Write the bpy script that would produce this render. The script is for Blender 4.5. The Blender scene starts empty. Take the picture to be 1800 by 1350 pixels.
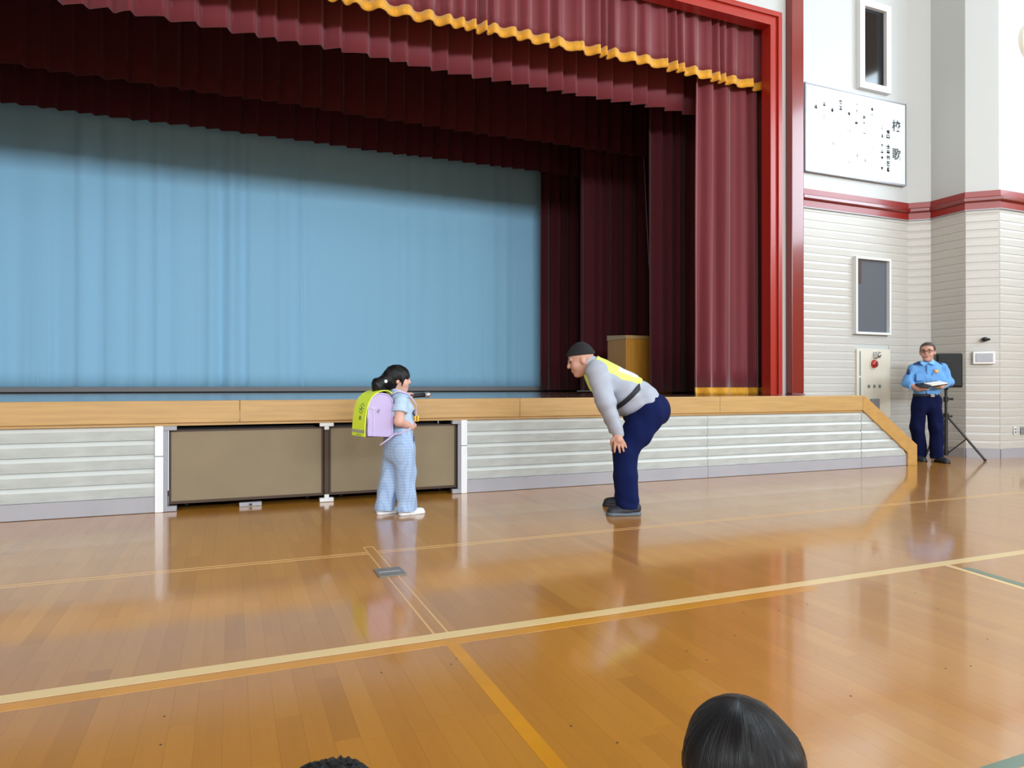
import bpy, bmesh, math, random
import numpy as np
from mathutils import Vector, Matrix

random.seed(7)
R = math.radians
C = bpy.context.scene.collection
SC = bpy.context.scene

# ------------------------------------------------------------------ camera
F, HOR, EYE, YAW = 1200.0, 677.5, 1.03, R(22.3)
SY, CY = math.sin(YAW), math.cos(YAW)
cd = bpy.data.cameras.new('camera')
cd.sensor_width = 36.0
cd.lens = F / 1800 * 36
cd.clip_start = 0.05
cam = bpy.data.objects.new('camera', cd)
C.objects.link(cam)
cam.location = (0, 0, EYE)
cam.rotation_euler = (R(90) + math.atan((HOR - 675) / F), 0, -YAW)
SC.camera = cam

# ------------------------------------------------------------------ world, light, exposure
w = bpy.data.worlds.new('world')
SC.world = w
w.use_nodes = True
bg = w.node_tree.nodes['Background']
bg.inputs[0].default_value = (0.80, 0.90, 1.0, 1)
bg.inputs[1].default_value = 1.2
SC.view_settings.view_transform = 'Standard'
SC.view_settings.look = 'None'
SC.view_settings.gamma = 1
SC.view_settings.use_curve_mapping = False
SC.view_settings.exposure = -0.2

def window_light(name, loc, rot, sx, sy, power, col=(0.84, 0.93, 1.0), spread=180):
    l = bpy.data.lights.new(name, 'AREA')
    l.shape = 'RECTANGLE'
    l.size, l.size_y, l.energy, l.color = sx, sy, power, col
    l.spread = R(spread)
    o = bpy.data.objects.new(name, l)
    C.objects.link(o)
    o.location, o.rotation_euler = loc, rot
    return o

XR, XL, YB, ZC = 12.5, -10.9, -15.0, 9.0           # hall: right wall, left wall, back wall, ceiling
WIN_Z = (4.4, 7.6)
WIN_Y = [(-13.5, -9.5), (-8.5, -4.5), (-3.5, 0.5), (1.2, 5.2)]
for a, b in WIN_Y:
    window_light('daylight_right', (XR + 0.02, (a + b) / 2, sum(WIN_Z) / 2), (0, R(90), 0), 3.2, b - a, 520 if a > 1 else 320, (0.74, 0.89, 1.0))
    window_light('daylight_left', (XL - 0.02, (a + b) / 2, sum(WIN_Z) / 2), (0, R(-90), 0), 3.2, b - a, 60)
BACK_X = [(-8.5, -4.5), (-3.0, 1.0), (2.5, 6.5), (8.0, 11.5)]
for a, b in BACK_X:
    window_light('daylight_back', ((a + b) / 2, YB - 0.02, 6.3), (R(90), 0, 0), b - a, 1.8, 1100)

# ------------------------------------------------------------------ helpers
def at_y(px, py, Y):
    """point of the photograph (1800x1350) on the plane y = Y"""
    r = (px - 900) / F
    zc = Y / (CY - r * SY)
    return Vector((zc * (SY + r * CY), Y, EYE + (HOR - py) / F * zc))

def link(name, me, m=None, parent=None):
    o = bpy.data.objects.new(name, me)
    C.objects.link(o)
    if m is not None and len(me.materials) == 0:
        me.materials.append(m)
    if parent is not None:
        o.parent = parent
    return o

def empty(name, loc=(0, 0, 0), rz=0):
    o = bpy.data.objects.new(name, None)
    C.objects.link(o)
    o.location = loc
    o.rotation_euler = (0, 0, rz)
    o.empty_display_size = 0.1
    return o

def tag(o, label, cat, group=None):
    o['label'] = label
    o['category'] = cat
    if group:
        o['group'] = group
    return o

def struct(o, label=None):
    o['kind'] = 'structure'
    if label:
        o['label'] = label
    return o

class MB:
    def __init__(s):
        s.bm = bmesh.new()
    def box(s, lo, hi, bevel=0, M=None):
        vs = [s.bm.verts.new((x, y, z)) for x in (lo[0], hi[0]) for y in (lo[1], hi[1]) for z in (lo[2], hi[2])]
        fs = [s.bm.faces.new([vs[i] for i in q]) for q in
              ((0, 1, 3, 2), (4, 6, 7, 5), (0, 4, 5, 1), (2, 3, 7, 6), (0, 2, 6, 4), (1, 5, 7, 3))]
        if bevel:
            es = list({e for f in fs for e in f.edges})
            r = bmesh.ops.bevel(s.bm, geom=es, offset=bevel, segments=2, affect='EDGES', profile=0.5)
            vs = list({v for f in r['faces'] for v in f.verts} | {v for v in vs if v.is_valid})
        if M is not None:
            bmesh.ops.transform(s.bm, matrix=M, verts=[v for v in vs if v.is_valid])
        return s
    def prism(s, poly, axis, a, b):
        """polygon (2-D) extruded along axis from a to b"""
        def mk(p, t):
            return {'x': (t, p[0], p[1]), 'y': (p[0], t, p[1]), 'z': (p[0], p[1], t)}[axis]
        A = [s.bm.verts.new(mk(p, a)) for p in poly]
        B = [s.bm.verts.new(mk(p, b)) for p in poly]
        n = len(poly)
        s.bm.faces.new(A)
        s.bm.faces.new(B[::-1])
        for i in range(n):
            s.bm.faces.new((A[i], B[i], B[(i + 1) % n], A[(i + 1) % n]))
        bmesh.ops.recalc_face_normals(s.bm, faces=s.bm.faces)
        return s
    def tube(s, pts, r, seg=10, caps=True):
        pts = [Vector(p) for p in pts]
        rs = r if isinstance(r, (list, tuple)) else [r] * len(pts)
        rings = []
        for i, p in enumerate(pts):
            d = (pts[min(i + 1, len(pts) - 1)] - pts[max(i - 1, 0)]).normalized()
            u = d.cross(Vector((0, 0, 1)))
            if u.length < 1e-3:
                u = d.cross(Vector((1, 0, 0)))
            u.normalize()
            v = d.cross(u).normalized()
            rings.append([s.bm.verts.new(p + rs[i] * (math.cos(2 * math.pi * k / seg) * u + math.sin(2 * math.pi * k / seg) * v)) for k in range(seg)])
        for A, B in zip(rings, rings[1:]):
            for k in range(seg):
                s.bm.faces.new((A[k], A[(k + 1) % seg], B[(k + 1) % seg], B[k]))
        if caps:
            s.bm.faces.new(rings[0][::-1])
            s.bm.faces.new(rings[-1])
        bmesh.ops.recalc_face_normals(s.bm, faces=s.bm.faces)
        return s
    def ball(s, c, r, M=None, seg=16):
        rr = r if isinstance(r, (list, tuple)) else (r, r, r)
        T = Matrix.Translation(c) @ (M or Matrix.Identity(4)) @ Matrix.Diagonal((*rr, 1))
        bmesh.ops.create_uvsphere(s.bm, u_segments=seg, v_segments=seg // 2, radius=1, matrix=T)
        return s
    def mesh(s, name, m=None, smooth=False):
        me = bpy.data.meshes.new(name)
        s.bm.to_mesh(me)
        s.bm.free()
        if m is not None:
            me.materials.append(m)
        if smooth:
            me.shade_smooth()
        return me
    def build(s, name, m, parent=None, smooth=False):
        return link(name, s.mesh(name, m, smooth), None, parent)

def box(name, lo, hi, m, parent=None, bevel=0):
    return MB().box(lo, hi, bevel).build(name, m, parent)

# ------------------------------------------------------------------ materials
def lin(c):
    return tuple((v / 12.92 if v <= 0.04045 else ((v + 0.055) / 1.055) ** 2.4) for v in c)

def rgb(r, g, b):
    return (*lin((r / 255, g / 255, b / 255)), 1)

def mat(name, col, rough=0.6, metal=0, coat=0, coat_rough=0.1, sheen=0, noise=0, nscale=8, nstretch=(1, 1, 1), bump=0, bscale=60, bstretch=(1, 1, 1), spec=0.5, emit=None):
    m = bpy.data.materials.new(name)
    m.use_nodes = True
    nt = m.node_tree
    N, L = nt.nodes, nt.links
    p = N['Principled BSDF']
    p.inputs['Base Color'].default_value = col
    p.inputs['Roughness'].default_value = rough
    p.inputs['Metallic'].default_value = metal
    p.inputs['Specular IOR Level'].default_value = spec
    p.inputs['Coat Weight'].default_value = coat
    p.inputs['Coat Roughness'].default_value = coat_rough
    p.inputs['Sheen Weight'].default_value = sheen
    if noise or bump:
        tc = N.new('ShaderNodeTexCoord')
    if noise:
        mp = N.new('ShaderNodeMapping')
        mp.inputs['Scale'].default_value = nstretch
        L.new(tc.outputs['Object'], mp.inputs[0])
        nz = N.new('ShaderNodeTexNoise')
        nz.inputs['Scale'].default_value = nscale
        nz.inputs['Detail'].default_value = 4
        L.new(mp.outputs[0], nz.inputs['Vector'])
        mr = N.new('ShaderNodeMapRange')
        mr.inputs['From Min'].default_value = 0.3
        mr.inputs['From Max'].default_value = 0.7
        mr.inputs['To Min'].default_value = 1 - noise
        mr.inputs['To Max'].default_value = 1 + noise
        L.new(nz.outputs['Fac'], mr.inputs['Value'])
        mx = N.new('ShaderNodeVectorMath')
        mx.operation = 'SCALE'
        mx.inputs[0].default_value = col[:3]
        L.new(mr.outputs[0], mx.inputs['Scale'])
        L.new(mx.outputs[0], p.inputs['Base Color'])
    if bump:
        mp2 = N.new('ShaderNodeMapping')
        mp2.inputs['Scale'].default_value = bstretch
        L.new(tc.outputs['Object'], mp2.inputs[0])
        n2 = N.new('ShaderNodeTexNoise')
        n2.inputs['Scale'].default_value = bscale
        n2.inputs['Detail'].default_value = 3
        L.new(mp2.outputs[0], n2.inputs['Vector'])
        bp = N.new('ShaderNodeBump')
        bp.inputs['Strength'].default_value = bump
        bp.inputs['Distance'].default_value = 0.01
        L.new(n2.outputs['Fac'], bp.inputs['Height'])
        L.new(bp.outputs[0], p.inputs['Normal'])
    return m

def plank_mat(name, island):
    """lacquered floor strip: tone per plank, grain along y"""
    m = mat(name, rgb(176, 116, 48), 0.32, coat=0.9, coat_rough=0.09)
    N, L = m.node_tree.nodes, m.node_tree.links
    p = N['Principled BSDF']
    if island:
        rnd = N.new('ShaderNodeNewGeometry').outputs['Random Per Island']
    else:
        rnd = N.new('ShaderNodeObjectInfo').outputs['Random']
    ramp = N.new('ShaderNodeValToRGB')
    e = ramp.color_ramp.elements
    e[0].position, e[0].color = 0.0, rgb(172, 117, 44)
    e[1].position, e[1].color = 1.0, rgb(187, 134, 56)
    for pos, c in ((0.05, rgb(177, 121, 44)), (0.10, rgb(180, 123, 44)), (0.5, rgb(183, 126, 46)), (0.9, rgb(187, 130, 48))):
        x = e.new(pos)
        x.color = c
    L.new(rnd, ramp.inputs[0])
    tc = N.new('ShaderNodeTexCoord')
    mp = N.new('ShaderNodeMapping')
    mp.inputs['Scale'].default_value = (60, 2.5, 1)
    L.new(tc.outputs['Object'], mp.inputs[0])
    nz = N.new('ShaderNodeTexNoise')
    nz.inputs['Scale'].default_value = 1.0
    nz.inputs['Detail'].default_value = 4
    L.new(mp.outputs[0], nz.inputs['Vector'])
    mr = N.new('ShaderNodeMapRange')
    mr.inputs['To Min'].default_value = 0.92
    mr.inputs['To Max'].default_value = 1.08
    L.new(nz.outputs['Fac'], mr.inputs['Value'])
    mx = N.new('ShaderNodeVectorMath')
    mx.operation = 'SCALE'
    L.new(ramp.outputs[0], mx.inputs[0])
    L.new(mr.outputs[0], mx.inputs['Scale'])
    L.new(mx.outputs[0], p.inputs['Base Color'])
    return m

def plaid_mat(name, base, line, scale, line2=None):
    m = mat(name, base, 0.85, sheen=0.15)
    N, L = m.node_tree.nodes, m.node_tree.links
    p = N['Principled BSDF']
    tc = N.new('ShaderNodeTexCoord')
    sep = N.new('ShaderNodeSeparateXYZ')
    L.new(tc.outputs['Object'], sep.inputs[0])
    add = N.new('ShaderNodeMath'); add.operation = 'ADD'
    L.new(sep.outputs['X'], add.inputs[0]); L.new(sep.outputs['Y'], add.inputs[1])
    fac = None
    for src, sc_ in ((sep.outputs['Z'], scale), (add.outputs[0], scale * 0.8), (sep.outputs['Z'], scale * 2.7)):
        a = N.new('ShaderNodeMath'); a.operation = 'MULTIPLY'; a.inputs[1].default_value = sc_
        L.new(src, a.inputs[0])
        f = N.new('ShaderNodeMath'); f.operation = 'FRACT'
        L.new(a.outputs[0], f.inputs[0])
        g = N.new('ShaderNodeMath'); g.operation = 'LESS_THAN'; g.inputs[1].default_value = 0.28
        L.new(f.outputs[0], g.inputs[0])
        if fac is None:
            fac = g.outputs[0]
        else:
            h = N.new('ShaderNodeMath'); h.operation = 'ADD'
            L.new(fac, h.inputs[0]); L.new(g.outputs[0], h.inputs[1])
            fac = h.outputs[0]
    q = N.new('ShaderNodeMath'); q.operation = 'MULTIPLY'; q.inputs[1].default_value = 0.36
    L.new(fac, q.inputs[0])
    mx = N.new('ShaderNodeMix'); mx.data_type = 'RGBA'
    mx.inputs['A'].default_value = base
    mx.inputs['B'].default_value = line
    L.new(q.outputs[0], mx.inputs['Factor'])
    L.new(mx.outputs['Result'], p.inputs['Base Color'])
    return m

def hair_mat(name, col, rough=0.35):
    """strands fanning out from the crown: noise on the angle round the local z axis"""
    m = mat(name, col, rough, spec=0.3)
    N, L = m.node_tree.nodes, m.node_tree.links
    p = N['Principled BSDF']
    tc = N.new('ShaderNodeTexCoord')
    sep = N.new('ShaderNodeSeparateXYZ')
    L.new(tc.outputs['Object'], sep.inputs[0])
    a = N.new('ShaderNodeMath'); a.operation = 'ARCTAN2'
    L.new(sep.outputs['Y'], a.inputs[0]); L.new(sep.outputs['X'], a.inputs[1])
    cb = N.new('ShaderNodeCombineXYZ')
    k = N.new('ShaderNodeMath'); k.operation = 'MULTIPLY'; k.inputs[1].default_value = 14
    L.new(a.outputs[0], k.inputs[0])
    k2 = N.new('ShaderNodeMath'); k2.operation = 'MULTIPLY'; k2.inputs[1].default_value = 6
    L.new(sep.outputs['Z'], k2.inputs[0])
    L.new(k.outputs[0], cb.inputs[0]); L.new(k2.outputs[0], cb.inputs[1])
    nz = N.new('ShaderNodeTexNoise')
    nz.inputs['Scale'].default_value = 1.6
    nz.inputs['Detail'].default_value = 6
    nz.inputs['Roughness'].default_value = 0.65
    L.new(cb.outputs[0], nz.inputs['Vector'])
    bp = N.new('ShaderNodeBump')
    bp.inputs['Strength'].default_value = 0.5
    bp.inputs['Distance'].default_value = 0.012
    L.new(nz.outputs['Fac'], bp.inputs['Height'])
    L.new(bp.outputs[0], p.inputs['Normal'])
    return m

M = {}
M['plank'] = plank_mat('lacquered_plank', False)
M['plank_stuff'] = plank_mat('lacquered_plank_far', True)
M['floor_base'] = mat('floor_underlay', rgb(96, 60, 26), 0.5)
M['line_white'] = mat('line_paint_cream', rgb(226, 198, 140), 0.3, coat=0.4, coat_rough=0.15)
M['line_thin'] = mat('line_paint_tan', rgb(218, 176, 112), 0.3, coat=0.4, coat_rough=0.15)
M['line_orange'] = mat('line_paint_orange', rgb(206, 142, 30), 0.3, coat=0.5, coat_rough=0.15, noise=0.08, nscale=5)
M['line_teal'] = mat('line_paint_teal', rgb(92, 120, 102), 0.3, coat=0.4, coat_rough=0.15)
M['plaster'] = mat('white_plaster', rgb(190, 194, 194), 0.45, bump=0.04, bscale=200)
M['wall_wood'] = mat('hall_wall_board', rgb(176, 150, 116), 0.6, noise=0.06, nscale=2, nstretch=(3, 3, 0.4))
M['siding'] = mat('painted_siding', rgb(190, 189, 184), 0.38, noise=0.035, nscale=3, nstretch=(1, 1, 6), bump=0.05, bscale=40, bstretch=(1, 1, 6))
M['siding_stage'] = mat('painted_siding_stage', rgb(178, 184, 183), 0.45, noise=0.10, nscale=5, nstretch=(1, 1, 3), bump=0.05, bscale=40, bstretch=(1, 1, 4))
M['siding_lit'] = mat('painted_siding_lit', rgb(202, 207, 206), 0.4)  # lighter siding tone: light on the up-facing bevels put into the colour
M['base_grey'] = mat('grey_baseboard', rgb(160, 160, 168), 0.5, noise=0.04, nscale=3)
M['ceiling'] = mat('ceiling_board', rgb(214, 212, 204), 0.8)
M['lip'] = mat('pale_oak', rgb(184, 148, 94), 0.45, coat=0.15, noise=0.10, nscale=4, nstretch=(0.6, 3, 9))
M['stringer'] = mat('pale_oak_stringer', rgb(182, 142, 82), 0.45, coat=0.15, noise=0.08, nscale=4, nstretch=(2, 2, 5))
M['deck'] = mat('stage_deck', rgb(112, 84, 66), 0.25, coat=1.0, coat_rough=0.14, noise=0.12, nscale=5, nstretch=(0.4, 6, 1))
M['red'] = mat('red_gloss_paint', rgb(160, 36, 24), 0.32, coat=0.22, coat_rough=0.12)
M['red_dark'] = mat('red_brown_gloss', rgb(122, 30, 24), 0.25, coat=0.5, coat_rough=0.1)
M['red_trim'] = mat('red_band_paint', rgb(138, 32, 24), 0.35, coat=0.15)
M['maroon'] = mat('maroon_velvet_shaded', rgb(80, 26, 34), 0.8, sheen=0.2, noise=0.05, nscale=3, nstretch=(4, 4, 0.3), spec=0.2)  # shaded copy of the curtain cloth, stage gloom put into its colour
M['maroon_lit'] = mat('maroon_velvet_lit', rgb(112, 36, 46), 0.6, sheen=0.5, noise=0.05, nscale=3, nstretch=(4, 4, 0.3), spec=0.3)  # lit copy of the same cloth, hall light put into its colour
M['gold'] = mat('gold_fringe', rgb(222, 160, 30), 0.6, sheen=0.3, noise=0.22, nscale=60, nstretch=(4, 4, 0.15), bump=0.4, bscale=150, bstretch=(4, 4, 0.1))
M['blue_cloth'] = mat('pale_blue_cloth', rgb(153, 206, 238), 0.85, sheen=0.15, noise=0.03, nscale=200, spec=0.2)
M['stage_dark'] = mat('stage_house_dark', rgb(60, 52, 50), 0.85)
M['stage_grey'] = mat('stage_back_grey', rgb(128, 128, 130), 0.7)
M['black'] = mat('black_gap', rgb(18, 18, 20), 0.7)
M['frame_white'] = mat('white_frame', rgb(222, 226, 228), 0.35)
M['post_white'] = mat('white_post', rgb(226, 230, 236), 0.4)
M['steel_grey'] = mat('grey_steel', rgb(150, 152, 160), 0.4, metal=0.2)
M['cart_tan'] = mat('tan_board', rgb(134, 121, 97), 0.75, noise=0.05, nscale=3, bump=0.04, bscale=180)
M['cart_edge'] = mat('dark_brown_edge', rgb(66, 48, 34), 0.6)
M['glass_dark'] = mat('dark_pane', rgb(14, 17, 24), 0.08, spec=0.6)
M['glass_grey'] = mat('grey_pane', rgb(92, 98, 108), 0.1, spec=0.6)
M['board_white'] = mat('white_board', rgb(228, 236, 238), 0.3, coat=0.3)
M['ink'] = mat('dark_ink', rgb(44, 54, 64), 0.6)
M['ink_faint'] = mat('grey_ink', rgb(120, 132, 138), 0.6)
M['plate_grey'] = mat('grey_floor_plate', rgb(112, 112, 108), 0.4, coat=0.2, noise=0.08, nscale=30)
M['black_plastic'] = mat('black_plastic', rgb(14, 15, 19), 0.5)
M['grille'] = mat('speaker_grille', rgb(10, 12, 18), 0.55, bump=0.4, bscale=400)
M['pole_black'] = mat('black_metal', rgb(34, 30, 32), 0.4)
M['chrome'] = mat('chrome', rgb(200, 202, 206), 0.22, metal=1)
M['alarm_red'] = mat('alarm_red', rgb(186, 34, 30), 0.3, coat=0.4)
M['panel_cream'] = mat('panel_cream', rgb(216, 212, 198), 0.45)
M['lectern'] = mat('lectern_wood', rgb(186, 130, 44), 0.45, noise=0.1, nscale=3, nstretch=(8, 8, 0.6))
# people
M['skin'] = mat('skin', rgb(198, 152, 134), 0.55)
M['skin_child'] = mat('skin_child', rgb(208, 164, 148), 0.55)
M['hair'] = hair_mat('black_hair', rgb(7, 7, 11), 0.34)
M['hair_grey'] = mat('short_hair', rgb(66, 56, 52), 0.6, bump=0.4, bscale=250)
M['cap'] = mat('black_knit', rgb(22, 24, 30), 0.85, bump=0.35, bscale=160, bstretch=(2.5, 2.5, 0.5))
M['jacket'] = mat('grey_jacket', rgb(166, 174, 190), 0.85, noise=0.04, nscale=14, bump=0.15, bscale=22)
M['vest'] = mat('neon_vest', rgb(222, 250, 120), 0.55, noise=0.04, nscale=20)
M['vest_white'] = mat('reflective_band', rgb(226, 232, 236), 0.4)
M['strap_black'] = mat('black_webbing', rgb(30, 32, 42), 0.7)
M['navy'] = mat('navy_cloth', rgb(12, 24, 70), 0.9, spec=0.15, noise=0.06, nscale=10, bump=0.15, bscale=16)
M['navy_dark'] = mat('dark_navy_cloth', rgb(11, 19, 58), 0.9, spec=0.15, noise=0.06, nscale=10, bump=0.15, bscale=16)
M['shoe_dark'] = mat('dark_shoe', rgb(34, 38, 50), 0.6)
M['sole_grey'] = mat('grey_sole', rgb(84, 96, 108), 0.6)
M['shoe_white'] = mat('white_shoe', rgb(230, 234, 240), 0.5)
M['shirt_child'] = plaid_mat('pale_blue_check', rgb(178, 202, 226), rgb(158, 184, 214), 60)
M['pants_child'] = plaid_mat('blue_plaid', rgb(164, 190, 224), rgb(126, 154, 198), 44)
M['bag'] = mat('lavender_leather', rgb(184, 170, 214), 0.4, coat=0.2)
M['bag_trim'] = mat('lavender_trim', rgb(200, 184, 220), 0.4)
M['neon'] = mat('neon_cover', rgb(226, 255, 62), 0.45)
M['neon_grey'] = mat('reflective_grey', rgb(160, 176, 150), 0.4)
M['green_ink'] = mat('green_ink', rgb(60, 128, 70), 0.6)
M['yellow'] = mat('yellow_plastic', rgb(240, 190, 40), 0.4)
M['police_shirt'] = mat('blue_shirt', rgb(98, 156, 216), 0.8, bump=0.15, bscale=16)
M['police_collar'] = mat('blue_shirt_collar', rgb(120, 178, 232), 0.8)
M['epaulet'] = mat('epaulet_navy', rgb(40, 66, 120), 0.7)
M['badge'] = mat('gold_badge', rgb(214, 168, 110), 0.4, metal=0.3)
M['paper'] = mat('paper', rgb(232, 232, 228), 0.7)
M['eye'] = mat('eye_dark', rgb(28, 22, 22), 0.3)
M['brow'] = mat('brow', rgb(52, 42, 38), 0.8)
M['lips'] = mat('lips', rgb(176, 104, 98), 0.5)
M['tee_white'] = mat('white_tee', rgb(214, 220, 228), 0.85)
M['shorts'] = mat('dark_shorts', rgb(40, 48, 70), 0.85)

# ================================================================== STRUCTURE
SF = 6.20          # stage front plane
SH = 0.905         # stage height
WF = 7.31          # front wall plane (beside the stage)
CX = 0.80          # stage centre line

# ---- floor of planks
floor = box('floor', (XL - 0.3, YB - 0.3, -0.12), (XR + 0.3, WF + 0.2, -0.006), M['floor_base'])
struct(floor, 'glossy honey-coloured wooden strip floor of the hall')
PW = 0.075
LENS = (0.45, 0.6, 0.75, 0.9)
def plank_mesh(n):
    return MB().box((-PW / 2 + 0.00015, -n / 2 + 0.00015, -0.006), (PW / 2 - 0.00015, n / 2 - 0.00015, 0.0)).mesh('plank', M['plank'])
PM = [plank_mesh(n) for n in LENS]
cells = []
rp = random.Random(3)
x = XL
while x < XR:
    y = YB + rp.random() * 0.8
    while y < WF:
        k = rp.randrange(4)
        n = LENS[k]
        if not (y > SF + 0.2 and -6.6 < x < 8.3):
            cells.append((x + PW / 2, y + n / 2, k))
        y += n
    x += PW
def view(xx, yy):
    zc = xx * SY + yy * CY
    if zc < 0.3:
        return None
    return (900 + F * (xx * CY - yy * SY) / zc, HOR + F * EYE / zc, zc)
near = []
for i, (cx, cy, k) in enumerate(cells):
    v = view(cx, cy)
    if v and -30 < v[0] < 1830 and v[1] < 1390:
        near.append((v[2], i))
near.sort()
pick = {i for _, i in near[:300]}
rest = []
for i, (cx, cy, k) in enumerate(cells):
    if i in pick:
        o = link('plank', PM[k], None, floor)
        o.location = (cx, cy, 0)
    else:
        rest.append((cx, cy, LENS[k]))
a = np.array(rest)
n = len(a)
hx = PW / 2 - 0.00015
V = np.zeros((n, 8, 3))
sg = [(-1, -1), (1, -1), (1, 1), (-1, 1)]
for q, (sx, sy) in enumerate(sg):
    for t in (0, 1):
        V[:, q + 4 * t, 0] = a[:, 0] + sx * hx
        V[:, q + 4 * t, 1] = a[:, 1] + sy * (a[:, 2] / 2 - 0.00015)
        V[:, q + 4 * t, 2] = 0 if t == 0 else -0.006
q = np.array([(0, 1, 2, 3), (0, 4, 5, 1), (1, 5, 6, 2), (2, 6, 7, 3), (3, 7, 4, 0)])
Fc = (np.arange(n)[:, None, None] * 8 + q[None]).reshape(-1, 4)
me = bpy.data.meshes.new('planks_far')
me.from_pydata(V.reshape(-1, 3).tolist(), [], Fc.tolist())
o = link('planks_beyond', me, M['plank_stuff'], floor)
o['kind'] = 'stuff'

def court_line(x0, y0, x1, y1, m, z=0.0006):
    o = box('court_line', (x0, y0, 0.0), (x1, y1, z), m, floor)
    return o
court_line(XL + 1.4, 2.676, XR - 1.4, 2.742, M['line_white'])
court_line(XL + 1.4, 2.606, 2.75, 2.664, M['line_orange'])
for y0 in (4.195, 4.238):
    court_line(XL + 1.4, y0, 0.770, y0 + 0.011, M['line_thin'])
    court_line(0.838, y0, XR - 1.4, y0 + 0.011, M['line_thin'])
court_line(0.770, 2.744, 0.779, 4.372, M['line_thin'])
court_line(0.828, 2.744, 0.837, 4.372, M['line_thin'])
court_line(0.770, 4.373, 0.837, 4.383, M['line_thin'])
court_line(0.786, -6.0, 0.838, 2.604, M['line_orange'])
def slant(p0, p1, wd, m):
    d = (Vector(p1) - Vector(p0)).normalized()
    nn = Vector((-d.y, d.x)) * wd / 2
    P = [Vector(p0) + nn, Vector(p1) + nn, Vector(p1) - nn, Vector(p0) - nn]
    return MB().prism([(v.x, v.y) for v in P], 'z', 0.0, 0.0007).build('court_line', m, floor)
slant((3.79, 2.675), (3.50, 0.95), 0.04, M['line_white'])
slant((3.835, 2.60), (3.60, 1.24), 0.055, M['line_teal'])
court_line(1.6, 1.186, 3.5, 1.226, M['line_teal'])
# small nail plugs and scuffs
rp = random.Random(5)
pm = MB().prism([(0.004 * math.cos(t), 0.004 * math.sin(t)) for t in np.linspace(0, 2 * math.pi, 9)[:-1]], 'z', 0, 0.0004).mesh('floor_plug', M['cart_edge'])
for k in range(26):
    o = link('floor_plug', pm, None, floor)
    o.location = (rp.uniform(-0.2, 3.2), rp.uniform(1.55, 2.5), 0.0)

# ---- hall shell
box_c = struct(box('ceiling', (XL - 0.3, YB - 0.3, ZC), (XR + 0.3, WF + 0.3, ZC + 0.2), M['ceiling']))
def side_wall(name, x0, x1, xin):
    mb = MB()
    ys = [YB - 0.3] + [v for ab in WIN_Y for v in ab] + [WF + 0.3]
    mb.box((x0, YB - 0.3, 0), (x1, WF + 0.3, WIN_Z[0]))
    mb.box((x0, YB - 0.3, WIN_Z[1]), (x1, WF + 0.3, ZC))
    for i in range(0, len(ys), 2):
        mb.box((x0, ys[i], WIN_Z[0]), (x1, ys[i + 1], WIN_Z[1]))
    return struct(mb.build(name, M['wall_wood']))
side_wall('wall_right', XR, XR + 0.25, XR)
side_wall('wall_left', XL - 0.25, XL, XL)
mb = MB()
xs = [XL - 0.25] + [v for ab in BACK_X for v in ab] + [XR + 0.25]
mb.box((XL - 0.25, YB - 0.25, 0), (XR + 0.25, YB, 5.4)).box((XL - 0.25, YB - 0.25, 7.2), (XR + 0.25, YB, ZC))
for i in range(0, len(xs), 2):
    mb.box((xs[i], YB - 0.25, 5.4), (xs[i + 1], YB, 7.2))
struct(mb.build('wall_back', M['wall_wood']))

# ---- front wall with the stage opening
OX0, OX1, OZ = 2 * CX - 6.72, 6.72, 5.90
CORX = 9.49
mb = MB()
mb.box((OX1 + 0.05, WF, 0), (CORX + 0.15, WF + 0.06, ZC))
mb.box((2 * CX - CORX - 0.15, WF, 0), (OX0 - 0.05, WF + 0.06, ZC))
mb.box((OX0 - 0.05, WF, OZ + 0.05), (OX1 + 0.05, WF + 0.06, ZC))
wall_front = struct(mb.build('wall_front', M['plaster']))
wall_front['label'] = 'white front wall around the stage opening, clad in pale siding below the red band'
# pilaster: chamfer, side face, chamfer, front face, on to the side wall
FOOT = [(9.49, WF), (9.72, 7.10), (9.72, 6.58), (10.03, 6.31), (XR + 0.1, 6.31)]
poly = FOOT + [(XR + 0.1, WF + 0.22), (9.49, WF + 0.22)]
wall_corner = struct(MB().prism(poly, 'z', 0, ZC).build('wall_front_right', M['plaster']))
wall_corner['label'] = 'projecting corner of the hall wall with angled edges right of the stage'
poly2 = [(2 * CX - p[0] if p[0] < XR else XL - 0.1, p[1]) for p in poly]
struct(MB().prism(poly2, 'z', 0, ZC).build('wall_front_left', M['plaster']))

# ---- siding boards
PITCH = 0.1155
_sid = {}
def lit_bevel(me):
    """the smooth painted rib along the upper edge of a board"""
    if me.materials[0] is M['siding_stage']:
        me.materials.append(M['siding_lit'])
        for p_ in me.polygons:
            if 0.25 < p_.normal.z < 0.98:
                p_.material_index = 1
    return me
def siding_board(p0, p1, z, parent, m, h=PITCH, key='', t=0.010):
    """one horizontal board from p0 to p1 (outward normal to the right-hand side of p0->p1 seen from above)"""
    p0, p1 = Vector(p0), Vector(p1)
    L_ = (p1 - p0).length
    kk = (round(L_, 4), m.name, round(h, 4), t)
    if kk not in _sid:
        pr = [(0, 0.0), (-t * 0.72, 0.003), (-t, h * 0.70), (-0.003, h * 0.985), (0, h * 0.985)]
        _sid[kk] = lit_bevel(MB().prism(pr, 'x', 0, L_).mesh('siding_board', m))
    o = link('siding_board', _sid[kk], None, parent)
    d = p1 - p0
    o.location = (p0.x, p0.y, z)
    o.rotation_euler = (0, 0, math.atan2(d.y, d.x))
    return o
TZ = 3.535    # underside of the red band
nb = int((TZ - 0.13) / PITCH)
W2 = (8.355, 9.045, 1.79, 2.90)      # lower window
AP = (8.40, 9.08, 0.55, 1.565)       # alarm panel
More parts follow.
